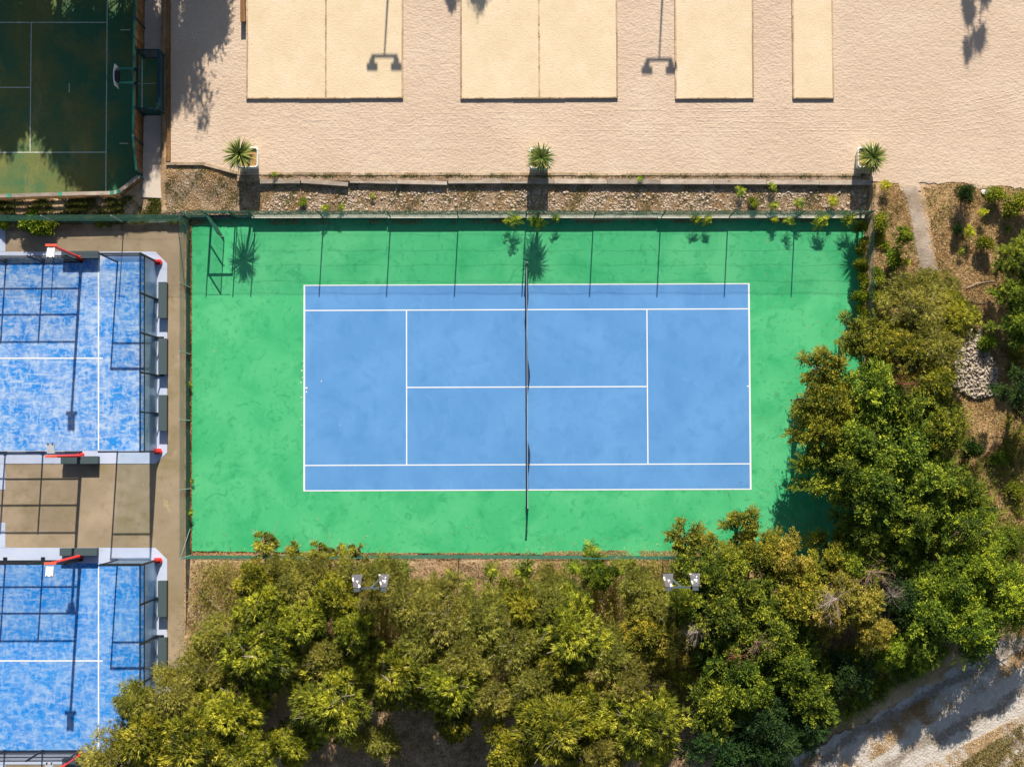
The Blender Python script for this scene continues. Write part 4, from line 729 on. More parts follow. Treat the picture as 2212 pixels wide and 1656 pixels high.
LEAFY = [('oleaf', 1806, 1196, 50, 4.0, 'low orange-flecked tree hiding the south-east corner of the court'), ('leaf', 1862, 1150, 58, 4.6, 'green tree covering the fence at the south-east court corner'), ('leaf', 1850, 1225, 52, 4.2, 'shaded green tree just outside the south-east court corner'),
 ('leaf', 1472, 1292, 24, 8.2, 'slim leafy crown rising against the right floodlight crossbar'), ('lime', 1925, 1400, 50, 3.4, 'low green tree on the dark slope above the track'), ('dark', 1835, 1455, 56, 3.4, 'dark low tree on the slope between the golden trees and the track'), ('leaf', 1990, 1395, 50, 3.6, 'small tree at the upper rim of the dirt track'),
 ('leaf', 1745, 1505, 66, 4.4, 'leafy tree right of the dark gap, near the track end'), ('dark', 1670, 1625, 66, 4.0, 'dark tree at the bottom edge beside the dirt track'), ('leaf', 1610, 1490, 66, 5.0, 'leafy tree above the dark trees at lower right'),('open', 1482, 1172, 44, 3.8, 'open twiggy tree rising above the south fence, left of two others'), ('open', 1542, 1186, 36, 3.6, 'smaller open twiggy tree on the fence between two others'), ('open', 1612, 1132, 42, 4.6, 'tallest open twiggy tree reaching over the green court at the south-east'), ('oleaf', 1640, 1200, 58, 4.6, 'dense tree under the tallest twiggy tree at the south-east corner'),
 ('leaf', 1520, 1246, 68, 5.0, 'dark leafy tree behind the right floodlight'), ('leaf', 1608, 1256, 76, 5.0, 'leafy green tree right of the right floodlight'), ('yleaf', 1712, 1216, 56, 5.0, 'orange-yellow topped tree by the shadow on the green court'), ('oleaf', 1722, 1290, 80, 5.2, 'mixed green and orange tree below the orange-yellow topped one'),
 ('leaf', 1560, 1330, 78, 5.2, 'leafy tree with a pale dead branch tuft at its left'), ('leaf', 1668, 1362, 82, 5.2, 'broad green tree beside the pinkish dead branches'), ('leaf', 1500, 1300, 60, 4.8, 'green tree below the right floodlight'), ('yleaf', 1450, 1392, 52, 5.0, 'yellow-orange tree left of the grey dead branches'),
 ('oleaf', 1396, 1372, 62, 4.8, 'orange-flecked tree between the pines and the yellow-orange tree'), ('leaf', 1600, 1430, 74, 5.0, 'leafy tree dropping into the dark gap, lower right'), ('leaf', 1712, 1440, 64, 5.0, 'leafy tree on the left rim of the dark slope'), ('yleaf', 1776, 1322, 58, 5.6, 'golden tree left of the bleached radiating branches'),
 ('yleaf', 1838, 1300, 66, 5.6, 'golden-green tree right of the bleached radiating branches'), ('yleaf', 1884, 1362, 46, 5.0, 'golden branch tip pointing at the dark slope above the dirt track'), ('leaf', 1560, 1520, 74, 4.6, 'dark shaded leafy tree at the lower right of the pines'), ('dark', 1650, 1560, 80, 4.4, 'deeply shaded tree above the dirt track'),
 ('dark', 1740, 1560, 56, 3.6, 'low shaded tree at the left end of the dirt track'), ('dark', 1560, 1622, 72, 4.2, 'shaded tree at the bottom edge right of the dark gap'),
 ('wispy', 1985, 660, 72, 4.2, 'olive pine beside the end of the gravel path'), ('pine', 2052, 690, 52, 4.2, 'green pine right of the gravel path end'), ('wispy', 2010, 742, 60, 4.6, 'pine left of the white stone heap'), ('oleaf', 1905, 745, 62, 4.2, 'brownish tree at the top end of the overgrown east fence'), ('pine', 1960, 770, 64, 4.8, 'bright pine above the red dead branches'),
 ('open', 1846, 722, 44, 4.6, 'small spreading tree leaning over the east edge of the green court, topmost'), ('open', 1788, 794, 46, 5.6, 'open tree with orange leaves hanging over the court, second from the top'), ('open', 1752, 860, 50, 5.6, 'leftmost tree tip reaching over the green court from the east'), ('oleaf', 1798, 876, 60, 5.8, 'orange-flecked tree over the east edge of the court'),
 ('leaf', 1880, 850, 78, 6.0, 'dense tree left of the red dead branches'), ('pine', 2012, 826, 46, 4.6, 'pine touching the white stone heap from the left'), ('leaf', 1970, 885, 70, 4.8, 'leafy tree under the red dead branches'), ('oleaf', 1780, 942, 56, 5.8, 'ragged tree on the court edge, middle of the east side'),
 ('leaf', 1845, 955, 82, 6.0, 'large leafy tree in the middle of the eastern mass'), ('leaf', 1945, 965, 84, 5.2, 'large leafy tree right of the middle of the eastern mass'), ('leaf', 2035, 935, 62, 5.0, 'leafy tree below the white stone heap'), ('leaf', 1812, 1014, 72, 5.8, 'leafy tree over the court edge above the cast shadow'), ('leaf', 1880, 1050, 84, 5.8, 'broad leafy tree above the dark hollow'),
 ('leaf', 1995, 1045, 84, 5.0, 'broad leafy tree left of the dark round conifer'), ('leaf', 2070, 1060, 64, 4.6, 'leafy tree just below the dark round conifer'), ('leaf', 1968, 1120, 62, 4.8, 'leafy tree on the right rim of the dark hollow'), ('lime', 2085, 1140, 70, 4.6, 'light green tree right of the dark hollow'),
 ('lime', 2112, 1220, 68, 4.6, 'light green tree above the dirt track bend'), ('lime', 2048, 1262, 74, 4.6, 'light green tree left above the dirt track'), ('leaf', 2010, 1330, 66, 4.6, 'darker tree at the left end of the light green group'), ('lime', 2192, 1285, 72, 4.4, 'light green tree at the right edge above the track'), ('lime', 2095, 1345, 80, 4.4, 'lowest light green tree, hanging over the dirt track'),
 ('leaf', 2180, 1170, 34, 3.4, 'leafy tree near the right edge beside brown scrub'), ('leaf', 1940, 1210, 50, 3.4, 'shaded small tree in the dark hollow'), ('dark', 1945, 1300, 62, 3.8, 'shaded tree between the golden trees and the light green trees'), ('leaf', 2204, 560, 46, 2.8, 'dark green tree at the right edge, upper of two'), ('leaf', 2200, 640, 42, 2.8, 'yellow-green tree at the right edge between two darker ones'),
 ('leaf', 2205, 705, 46, 2.8, 'dark green tree at the right edge near the stone heap'), ('dark', 2212, 840, 52, 3.6, 'dark tree at the right edge over deep shade')]
for k, u, v, r_, h, l in LEAFY:
    if k in ('pine', 'wispy'): plant(k, u, v, r_, h, l, 'pine_tree', 'pine tree', gL)
    else: plant(k, u, v, r_, h, l, 'leafy_tree', 'tree', gL)
# trees standing north of the picture whose shadows reach into it
for i, (k, u, v, r_, h) in enumerate((('leaf', 25, -190, 100, 5.2), ('leaf', 135, -185, 100, 5.4), ('leaf', 240, -190, 95, 5.2), ('leaf', -40, -250, 120, 8.0), ('leaf', 75, -250, 110, 8.0), ('leaf', 180, -250, 110, 8.4), ('leaf', 285, -245, 90, 7.6), ('leaf', 345, -380, 62, 9.4), ('leaf', 120, -390, 120, 11.0), ('leaf', 250, -380, 100, 10.6), ('open', 425, -285, 60, 7.0), ('open', 400, -400, 60, 10.6), ('open', 440, -360, 52, 8.0), ('leaf', -60, -130, 90, 3.4),
    ('open', 420, -190, 56, 4.6), ('leaf', 150, -225, 90, 9.6), ('leaf', 250, -225, 75, 10.0), ('leaf', 318, -200, 50, 8.0), ('leaf', 1055, -570, 50, 9.0), ('pine', 1000, -555, 36, 8.6), ('sapling', 2185, -585, 32, 9.4), ('sapling', 2215, -565, 34, 9.9), ('sapling', 2202, -560, 24, 10.3))):
    plant(k, u, v, r_, h, 'tall tree north of the sand, tree %s along the top edge' % ('abcdefghijklmnopqrstuvwxyz'[i]), 'shade_tree', 'tree', 'trees beyond the top edge', zg=.5)
for u, l in ((832, 'twin floodlight north of the left sand bed whose shadow lies on it'), (1486, 'twin floodlight north of the sand whose shadow lies between two sand beds')):
    t = None; floodlight(u, -511, ZS+8.6, l, ZS, 'twin floodlights north of the sand', .28, .28)
for o in [x for x in bpy.data.objects if x.get('group') == 'twin floodlights north of the sand']: o.rotation_euler[2] = PI
# dead branches
for u, v, h, s, k, l in ((1955, 828, 5.6, .9, 1, 'reddish dead branch tuft among the eastern trees'), (2106, 1150, 4.4, .9, 0, 'pale bare branches inside the eastern trees'), (1510, 1368, 5.2, .9, 0, 'grey radiating dead branches right of the yellow-orange tree'), (1640, 1388, 5.4, .75, 2, 'pinkish dead branches on the broad green tree'),
    (1812, 1296, 6.2, 1.15, 0, 'bleached branches radiating between the two golden trees'), (1885, 1236, 4.6, 1.15, 2, 'brown dead crown above the dark hollow by the golden trees'), (1600, 1418, 5.2, .7, 1, 'reddish dead twigs above the dark lower gap'), (1935, 1290, 4.4, .7, 0, 'forked bleached branches pointing right of the golden trees')):
    p = W(u, v, h); t = thing('dead_tree', l, 'dead tree', (p.x, p.y, 0), 'dead trees among the green ones'); c = bpy.data.objects.new('branches', DEAD[k]); COL.objects.link(c); c.parent = t; c.scale = (s*.85, s*.85, h/3.0); c.rotation_euler[2] = u
# shrubs
SH = [('limebush', 68, 481, 34, 1.3, 'bright leafy bush on the bank left of the concrete'), ('limebush', 100, 487, 24, 1.0, 'bright bush at the right end of the bank planting'), ('limebush', 8, 484, 14, .8, 'bright bush at the left edge of the bank'), ('bush', 212, 478, 20, .5, 'low green bush on the bank in the middle'), ('bush', 240, 480, 14, .4, 'small bush right of the middle of the bank'),
 ('frond', 1116, 476, 20, .9, 'feathery seedling on the wall left of the middle planter shadow'), ('frond', 1160, 478, 22, 1.0, 'feathery seedling on the wall in line with the tennis net'), ('frond', 1200, 473, 12, .7, 'small feathery seedling right of the tennis net line'), ('frond', 1096, 477, 10, .6, 'tiny feathery seedling at the left of the wall group'),
 ('frond', 1500, 475, 15, .7, 'feathery seedling on the wall right of centre'), ('frond', 1527, 475, 14, .7, 'feathery seedling beside the one right of centre'), ('frond', 1706, 476, 14, .7, 'feathery seedling near the east end of the wall'), ('frond', 1772, 477, 22, .9, 'larger feathery seedling near the east end of the wall'), ('frond', 1828, 477, 20, .9, 'feathery seedling at the north-east court corner'), ('yfrond', 1671, 475, 10, .6, 'small yellowish seedling on the wall toward the east'),
 ('yfrond', 1908, 404, 17, .8, 'bright yellow-green seedling right of the eastern planter'), ('lime', 1946, 512, 24, 1.9, 'green feathery shrub left of the gravel path'), ('bush', 1930, 555, 30, 1.3, 'dark bush left of the gravel path'), ('bush', 1905, 520, 26, 1.0, 'olive bush between the court corner and the path'), ('yfrond', 1950, 568, 13, .8, 'bright yellow-green tuft left of the path, lower'),
 ('darkbush', 2080, 424, 30, 1.7, 'tall dark shrub at the sand edge right of the path'), ('bush', 2145, 426, 30, 1.1, 'bush at the sand edge, upper right'), ('bush', 2196, 446, 40, 1.7, 'leafy shrub at the right edge below the sand'), ('yfrond', 2118, 462, 14, .8, 'bright yellow-green seedling on the dry slope'), ('yfrond', 2086, 500, 18, .9, 'brightest yellow-green seedling on the dry slope'),
 ('darkbush', 2062, 498, 17, .9, 'dark shrub beside the brightest seedling'), ('bush', 2126, 530, 26, 1.1, 'dark green round shrub on the dry slope'), ('frond', 2069, 546, 9, .5, 'small green seedling on the dry slope'), ('bush', 2166, 470, 12, .5, 'small bush on the dry slope near the right'), ('frond', 2168, 500, 10, .5, 'small feathery seedling right of the dark shrub'),
 ('darkbush', 2104, 970, 35, 2.2, 'dark round conifer shrub right of the eastern trees'), ('bush', 2138, 740, 30, .9, 'green bush on top of the white stone heap'), ('yfrond', 2150, 575, 10, .4, 'yellow tuft low on the dry slope'), ('bush', 2160, 990, 26, .8, 'low bush on the dry grass right of the dark conifer'), ('bush', 2195, 1060, 28, .9, 'low bush at the right edge on dry grass'),
 ('frond', 868, 1236, 30, 1.6, 'green feathery sapling below the fence right of the left floodlight'), ('frond', 826, 1228, 26, 1.5, 'green feathery sapling behind the left floodlight'), ('frond', 1060, 1236, 24, 1.4, 'feathery sapling on bare soil below the fence, centre'), ('frond', 1126, 1228, 30, 1.6, 'feathery sapling below the fence right of centre'), ('lime', 1290, 1238, 44, 2.6, 'dense fresh green tree below the fence between the floodlights'),
 ('frond', 1240, 1222, 24, 1.4, 'feathery sapling left of the dense fresh green tree'), ('frond', 1280, 1192, 24, 1.5, 'feathery sapling poking over the court edge'), ('frond', 1340, 1230, 24, 1.4, 'feathery sapling right of the dense fresh green tree'), ('frond', 975, 1244, 16, 1.2, 'small feathery sapling left of the bare soil patch'), ('limebush', 1092, 1265, 22, .9, 'bush on the bare soil below the fence, centre'), ('bush', 1210, 1262, 30, 1.0, 'olive bush below the fence between the saplings'), ('frond', 1012, 1262, 18, 1.1, 'small sapling on the bare soil under the fence'),
 ('frond', 411, 832, 8, .6, 'small plant in the gap beside the west fence, middle'), ('frond', 410, 1108, 10, .7, 'small plant in the gap beside the west fence, lower'), ('frond', 414, 1038, 6, .4, 'tiny plant in the gap beside the west fence'),
 ('bush', 655, 440, 14, .35, 'brown-green scrub on the stones at left'), ('frond', 705, 452, 11, .4, 'small green plant on the stones left of the fence post'), ('frond', 740, 452, 9, .35, 'small green plant on the stones, second from left'), ('frond', 806, 428, 8, .3, 'small weed on the stones below the long timber'), ('frond', 1600, 418, 14, .5, 'green plant under the timber step toward the east'), ('bush', 1625, 440, 16, .5, 'green scrub on the stones toward the east'),
 ('frond', 1665, 408, 12, .5, 'plant in the shade of the timber step toward the east'), ('frond', 1726, 440, 15, .6, 'green plant on the stones near the eastern planter'), ('yfrond', 1795, 440, 16, .6, 'yellow-green plant on the stones by the planter shadow'), ('frond', 1668, 446, 14, .5, 'green plant at the fence foot toward the east'), ('frond', 1570, 398, 6, .3, 'weed growing from the timber step'), ('frond', 1380, 392, 8, .3, 'weed on the timber step above the stones, right of centre'), ('frond', 600, 383, 8, .3, 'weed between the timbers at the left end')]
for k, u, v, r_, h, l in SH:
    p = W(u, v, .4); zg = Gz(p); r_ *= .88
    if 'on the wall' in l or 'wall group' in l or 'court corner' in l or 'tennis net' in l or 'wall toward' in l or 'beside the one' in l or 'end of the wall' in l: zg = .15
    plant(k, u, v, r_, h, l, 'seedling' if 'frond' in k else 'shrub', 'plant' if 'frond' in k else 'shrub', 'wild plants and shrubs', zg=zg, crownz=.7)
# vines on the east fence
for i, (v, r_, l) in enumerate(((492, 22, 'topmost vine clump on the east fence'), (530, 24, 'second vine clump down the east fence'), (570, 24, 'third vine clump down the east fence'), (606, 24, 'fourth vine clump down the east fence'), (642, 26, 'fifth vine clump down the east fence'), (675, 24, 'lowest visible vine clump on the east fence'))):
    t = plant('bush', 1862+(i % 2)*3, v, r_, 1.9, l, 'vine', 'vine', 'vines on the east fence', zg=.02, crownz=.6); t.scale[0] *= .7
for i, (u, v, r_, l) in enumerate(((1898, 480, 24, 'olive scrub by the north-east court corner'), (1893, 600, 22, 'olive scrub outside the east fence, upper'), (1900, 640, 26, 'olive scrub outside the east fence, lower'))): plant('bush', u, v, r_, .9, l, 'shrub', 'shrub', 'scrub outside the east fence')
# ---------------------------------------------------------------- scattered stuff
def inpoly(u, v, P):
    P = np.array(P); c = np.zeros(u.shape, bool); j = len(P)-1
    for i in range(len(P)):
        a_, b_ = P[i], P[j]; k = ((a_[1] > v) != (b_[1] > v)) & (u < (b_[0]-a_[0])*(v-a_[1])/(b_[1]-a_[1]+1e-9)+a_[0]); c ^= k; j = i
    return c
def Wn(u, v, z=0.): 
    d = np.stack([(u-1106)/FP, -(v-828)/FP, -np.ones_like(u)], -1) @ RMn.T; t = (z-CL[2])/d[..., 2]; return CL[0]+d[..., 0]*t, CL[1]+d[..., 1]*t
def pts_in(poly, n, r, patch=0, thr=0.0):
    P = np.array(poly); out = []; tot = 0
    while tot < n:
        u = r.uniform(P[:, 0].min(), P[:, 0].max(), n*2); v = r.uniform(P[:, 1].min(), P[:, 1].max(), n*2); k = inpoly(u, v, P); u, v = u[k], v[k]
        if patch:
            w = wob(u/40.5*patch, v/40.5*patch, 1.3)+wob(u/40.5*patch+9, v/40.5*patch-4, 2.9)*.6+r.normal(size=u.shape)*.35; u, v = u[w > thr], v[w > thr]
        out.append(np.stack([u, v], -1)); tot += len(u)
        if len(out) > 40: break
    return np.concatenate(out)[:n]
def scatter(name, label, poly, n, m, L, w, seed, upv=.8, patch=0, thr=0., zf=None, quad=False, dz=.01):
    r = np.random.RandomState(seed); q = pts_in(poly, n, r, patch, thr); x, y = Wn(q[:, 0], q[:, 1]); n = len(x); z = (G(x, y) if zf is None else np.full(n, zf))+dz
    c = np.stack([x, y, z], -1); az = r.uniform(0, 2*PI, n); d = unit(np.stack([np.cos(az), np.sin(az), np.abs(r.normal(size=n))*upv+.05], -1)); LL = r.uniform(*L, n); ww = r.uniform(*w, n)
    V, F_ = (leaves(c, d, LL, ww, r, 1.2) if quad else blades(c, d, LL, ww, r)); T = np.repeat(.5+.25*wob(x, y, 1.1)+r.normal(size=n)*.22, 4 if quad else 3)
    o = bpy.data.objects.new(name, npmesh(name, V, F_, m, T)); COL.objects.link(o); return tag(o, label, None, None, 'stuff')
EAST = [(1890, 470), (1895, 405), (1940, 402), (1955, 430), (1968, 480), (1975, 530), (1992, 600), (2016, 660), (2026, 600), (2008, 520), (2000, 470), (1988, 410), (2060, 400), (2230, 412), (2230, 1400), (2060, 1240), (1950, 1180), (1885, 1240), (1880, 700)]
scatter('dry_grass', 'straw-coloured dry grass on the eastern slope', EAST, 150000, 'straw', (.07, .22), (.018, .042), 1, .22)
scatter('green_weeds', 'low green weeds among the dry grass', EAST, 34000, 'weed', (.06, .15), (.02, .04), 2, .7, 1.3, .25)
LOW = [(413, 1206), (1500, 1208), (1870, 1210), (1900, 1500), (1700, 1640), (1640, 1680), (380, 1690), (395, 1500)]
scatter('scattered_leaves', 'a few dry leaves blown over the green court', [(1640, 480), (1860, 480), (1860, 800), (1690, 1060), (1500, 1190), (430, 1190), (430, 1150), (1400, 1120), (1640, 1000)], 260, 'litter', (.04, .09), (.03, .045), 35, .15, 0, 0, zf=.0, quad=True)
scatter('leaf_litter', 'brown leaf litter under the southern trees', LOW, 60000, 'litter', (.05, .13), (.02, .05), 3, .25, 0, 0, quad=True)
scatter('undergrowth', 'sparse olive undergrowth under the southern trees', LOW, 36000, 'weed', (.08, .22), (.015, .03), 4, 1.0, .8, .15)
scatter('fallen_leaves', 'fallen brown leaves blown along the south edge of the court', [(413, 1191), (700, 1194), (1100, 1193), (1330, 1188), (1600, 1192), (1850, 1215), (1850, 1208), (413, 1206)], 9000, 'litter', (.04, .10), (.03, .05), 5, .2, .6, -.5, zf=.0, quad=True)
scatter('fallen_leaves', 'fallen brown leaves on the court near the south-east trees', [(1440, 1170), (1850, 1090), (1850, 1210), (1440, 1200)], 500, 'litter', (.04, .09), (.03, .045), 15, .15, 0, 0, zf=.0, quad=True)
scatter('gap_debris', 'brown plant debris in the gap beside the west fence', [(404.5, 482), (413.5, 482), (413.5, 1192), (404.5, 1192)], 16000, 'litter', (.04, .10), (.02, .05), 6, .5, quad=True, zf=.0)
scatter('gap_weeds', 'small weeds in the gap beside the west fence', [(405, 482), (412.5, 482), (412.5, 1192), (405, 1192)], 5000, 'weed', (.05, .13), (.02, .035), 7, 1.0, 1.4, .2, zf=.02)
STRIP = [(362, 362), (440, 362), (512, 385), (560, 400), (1885, 402), (1880, 462), (362, 462)]
scatter('strip_dry_grass', 'dry weeds between the stones above the court', STRIP, 34000, 'straw', (.04, .11), (.012, .03), 8, .8, .9, .1)
scatter('strip_weeds', 'green weeds between the stones above the court', STRIP, 13000, 'weed', (.05, .13), (.02, .035), 9, .9, 1.2, .35)
scatter('timber_weeds', 'green weeds growing between the two timbers', [(562, 380), (1860, 381), (1860, 388), (562, 388)], 4200, 'weed', (.05, .13), (.02, .04), 10, 1.0, 1.6, .25, zf=.88)
scatter('timber_grass', 'dry grass growing between the two timbers', [(562, 380), (1860, 381), (1860, 388), (562, 388)], 4200, 'straw', (.04, .10), (.012, .03), 11, .4, 1.1, .0, zf=.875)
scatter('bank_weeds', 'dark weeds on the shaded bank south of the green pitch', [(-60, 432), (300, 424), (356, 435), (356, 470), (-60, 474)], 12000, 'weed', (.06, .16), (.025, .05), 12, 1., .8, -.1)
scatter('bank_ivy', 'low green cover along the fence foot north of the padel courts', [(-60, 476), (408, 472), (408, 484), (-60, 488)], 12000, 'weed', (.05, .13), (.025, .05), 13, 1., .9, -.3, zf=.24)
scatter('wall_foot_debris', 'leaf debris along the foot of the retaining wall', [(415, 474), (1866, 472), (1866, 480), (415, 486)], 3000, 'litter', (.03, .08), (.02, .04), 14, .2, .7, .3, zf=.0, quad=True)
def brush(name, label, poly, n, m, hmax, seed, patch, thr):
    r = np.random.RandomState(seed); q = pts_in(poly, n, r, patch, thr); x, y = Wn(q[:, 0], q[:, 1]); n = len(x); k = 60; f = r.uniform(0, 1, (n, k)); hh = hmax*r.uniform(.35, 1, n)
    sp = unit(r.normal(size=(n, 6, 3))*np.array([.55, .55, .3])+UP); ki = r.randint(6, size=(n, k)); D = sp[np.arange(n)[:, None], ki]
    P = np.stack([x, y, G(x, y)], -1)[:, None]+D*(f*hh[:, None])[..., None]+r.normal(size=(n, k, 3))*.05
    c = P.reshape(-1, 3); d = unit(D.reshape(-1, 3)+r.normal(size=c.shape)*.6); V, F_ = blades(c, d, r.uniform(.08, .18, len(c)), r.uniform(.018, .035, len(c)), r)
    T = np.repeat(np.repeat(r.uniform(.2, .8, n), k)+.25*(f.reshape(-1)-.5)+r.normal(size=len(c))*.15, 3)
    o = bpy.data.objects.new(name, npmesh(name, V, F_, m, T)); COL.objects.link(o); return tag(o, label, None, None, 'stuff')
brush('brushwood', 'olive feathery brush filling the ground between the southern pines', [(440, 1214), (640, 1208), (850, 1208), (900, 1270), (1020, 1300), (1100, 1250), (1110, 1212), (1190, 1212), (1230, 1245), (1290, 1212), (1500, 1210), (1620, 1215), (1600, 1460), (1420, 1590), (1240, 1560), (900, 1500), (640, 1500), (400, 1560), (410, 1440)], 3600, 'wispy', 2.1, 41, .8, -.6)
brush('brushwood', 'leafy brush filling the ground below the eastern trees', [(1870, 700), (2060, 640), (2060, 860), (2150, 1060), (2230, 1180), (2230, 1340), (2080, 1400), (1960, 1330), (1980, 1180), (1870, 1100)], 1500, 'leaf', 1.5, 42, .8, -.3)
brush('brushwood', 'scrubby brush along the right edge below the stone heap', [(2160, 540), (2230, 520), (2230, 1200), (2150, 1080), (2170, 900), (2175, 700)], 330, 'leaf', .9, 43, .8, .1)
brush('brushwood', 'dark scrub on the shaded slope above the dirt track', [(1740, 1470), (1800, 1400), (1960, 1370), (2060, 1405), (1960, 1470), (1860, 1535), (1730, 1600), (1640, 1640), (1640, 1540)], 1100, 'leaf', .9, 44, .8, -.4)
def stones(name, label, poly, n, m, smin, smax, seed, patch=0, thr=0., pile=None):
    r = np.random.RandomState(seed); q = pts_in(poly, n, r, patch, thr); x, y = Wn(q[:, 0], q[:, 1], .45 if not pile else .2); z = G(x, y); n = len(x)
    ph = (1+5**.5)/2; B = unit(np.array([(-1, ph, 0), (1, ph, 0), (-1, -ph, 0), (1, -ph, 0), (0, -1, ph), (0, 1, ph), (0, -1, -ph), (0, 1, -ph), (ph, 0, -1), (ph, 0, 1), (-ph, 0, -1), (-ph, 0, 1)], float))
    Fi = np.array([(0, 11, 5), (0, 5, 1), (0, 1, 7), (0, 7, 10), (0, 10, 11), (1, 5, 9), (5, 11, 4), (11, 10, 2), (10, 7, 6), (7, 1, 8), (3, 9, 4), (3, 4, 2), (3, 2, 6), (3, 6, 8), (3, 8, 9), (4, 9, 5), (2, 4, 11), (6, 2, 10), (8, 6, 7), (9, 8, 1)])
    s = smin*(smax/smin)**(r.uniform(size=n)**2.2); V = B[None]*(1+r.normal(size=(n, 12, 1))*.16)*s[:, None, None]*np.stack([r.uniform(.7, 1.3, n), r.uniform(.7, 1.3, n), r.uniform(.4, .8, n)], -1)[:, None]
    a_ = r.uniform(0, 6.28, n); c_, s_ = np.cos(a_)[:, None], np.sin(a_)[:, None]; Vx, Vy = V[..., 0]*c_-V[..., 1]*s_, V[..., 0]*s_+V[..., 1]*c_
    if pile: cx, cy, ry, hh = pile; px = W(cx, cy); z = z+np.maximum(0, 1-((x-px.x)**2+((y-px.y)/1.3)**2)/ry**2)*hh*r.uniform(.3, 1, n)
    V = np.stack([Vx+x[:, None], Vy+y[:, None], V[..., 2]+(z+s*.2)[:, None]], -1).reshape(-1, 3); F_ = (Fi[None]+np.arange(n)[:, None, None]*12).reshape(-1, 3)
    o = bpy.data.objects.new(name, npmesh(name, V, F_, m)); COL.objects.link(o); return tag(o, label, None, None, 'stuff')
S1 = [(600, 412), (1870, 410), (1870, 462), (560, 462)]
stones('gravel_stones', 'pale broken stones between the timber step and the tennis fence', S1, 11000, 'stone', .014, .075, 21, .8, .05)
stones('large_stones', 'larger pale stones scattered among the gravel', S1, 420, 'stone', .06, .11, 22)
stones('small_stones', 'scattered pebbles on the dirt patch at the west end', [(365, 385), (512, 395), (600, 405), (600, 462), (365, 462)], 1600, 'stone', .012, .05, 23)
stones('shaded_stones', 'dark shaded stones right under the timber step', [(560, 398), (1880, 400), (1880, 412), (560, 412)], 2200, 'stone', .015, .045, 24)
stones('stone_heap', 'heap of white broken stones on the eastern slope', [(2066, 740), (2090, 705), (2118, 712), (2122, 740), (2140, 770), (2155, 800), (2150, 850), (2110, 862), (2080, 850), (2052, 830), (2060, 780)], 3000, 'whitestone', .03, .11, 25, pile=(2105, 790, 2.2, .3))
stones('slope_pebbles', 'scattered pale pebbles on the eastern slope', EAST, 2200, 'stone', .012, .05, 26)
stones('track_pebbles', 'pebbles on the dirt beneath the southern trees', LOW, 1500, 'stone', .015, .05, 27)
# tyre and rake ridges pressed into the sand
tk = MB(); rt = random.Random(12)
def ridge(f, u0, u1, w=.035, h=.02, step=14):
    u = u0
    while u < u1:
        e = min(u+step*rt.uniform(.6, 3), u1); us = [u+(e-u)*i/6 for i in range(7)]
        for a_, b_ in zip(us[:-1], us[1:]):
            A_, B_ = W(a_, f(a_), ZS), W(b_, f(b_), ZS); d = (B_-A_).normalized(); sd_ = Vector((-d.y, d.x, 0))*w*rt.uniform(.7, 1.3)
            k = Vector((0, 0, h*rt.uniform(.5, 1.2))); tk.add([A_-sd_, B_-sd_, B_+k, A_+k, A_+sd_, B_+sd_], [(0, 1, 2, 3), (3, 2, 5, 4)])
        u = e+rt.uniform(0, 16)
for y0_, a_, o_ in ((235, 46, 1960), (239, 44, 1960), (252, 40, 1930), (262, 38, 1900), (266, 38, 1900), (275, 34, 1900), (283, 34, 1930), (290, 30, 1960)):
    ridge(lambda u: y0_-a_*max(0, (u-o_)/260)**1.6+1.5*math.sin(u*.013+y0_), 1440+rt.uniform(-260, 100), 2230, .03, .012)
for y0_, c_ in ((243, .00006), (257, .00008), (272, .00005), (288, .00009), (300, .00006), (318, .00005)):
    ridge(lambda u: y0_+c_*(u-1000)**2*.5+1.5*math.sin(u*.017+y0_), 600+rt.uniform(-60, 60), 1420+rt.uniform(-60, 60), .03, .008)
tk = tk.build('sand_ridges', 'sand'); tag(tk, 'faint tyre and rake ridges across the sand', None, None, 'stuff')
# gravel path on the slope
def ribbon(name, L, Rg, m, dz, n=26, kind=True):
    V = []; Fc = []; K = 7
    for i in range(n+1):
        f = i/n*(len(L)-1); k = min(int(f), len(L)-2); g_ = f-k; a_ = [L[k][j]*(1-g_)+L[k+1][j]*g_ for j in (0, 1)]; b_ = [Rg[k][j]*(1-g_)+Rg[k+1][j]*g_ for j in (0, 1)]
        for j in range(K+1):
            t = j/K; jit = (rnd.uniform(-3.5, 3.5) if j in (0, K) else 0); p = on(a_[0]*(1-t)+b_[0]*t+jit, a_[1]*(1-t)+b_[1]*t); V.append((p.x, p.y, p.z+dz-(.05 if j in (0, K) else 0)))
    for i in range(n):
        for j in range(K): q = i*(K+1)+j; Fc.append((q, q+1, q+K+2, q+K+1))
    o = MB().add(V, Fc).build(name, m); return struct(o)
ribbon('gravel_path', [(1944, 404), (1955, 430), (1966, 480), (1974, 530), (1990, 600), (2012, 655)], [(1986, 404), (1990, 440), (2001, 480), (2009, 530), (2026, 600), (2030, 655)], 'pathgravel', .045, 40)
ribbon('gravel_bed', [(361, 357), (440, 357), (512, 378), (560, 397), (900, 397), (1400, 397), (1876, 397)], [(361, 464), (440, 464), (512, 464), (560, 464), (900, 464), (1400, 464), (1876, 464)], 'gravelbed', .012, 150)
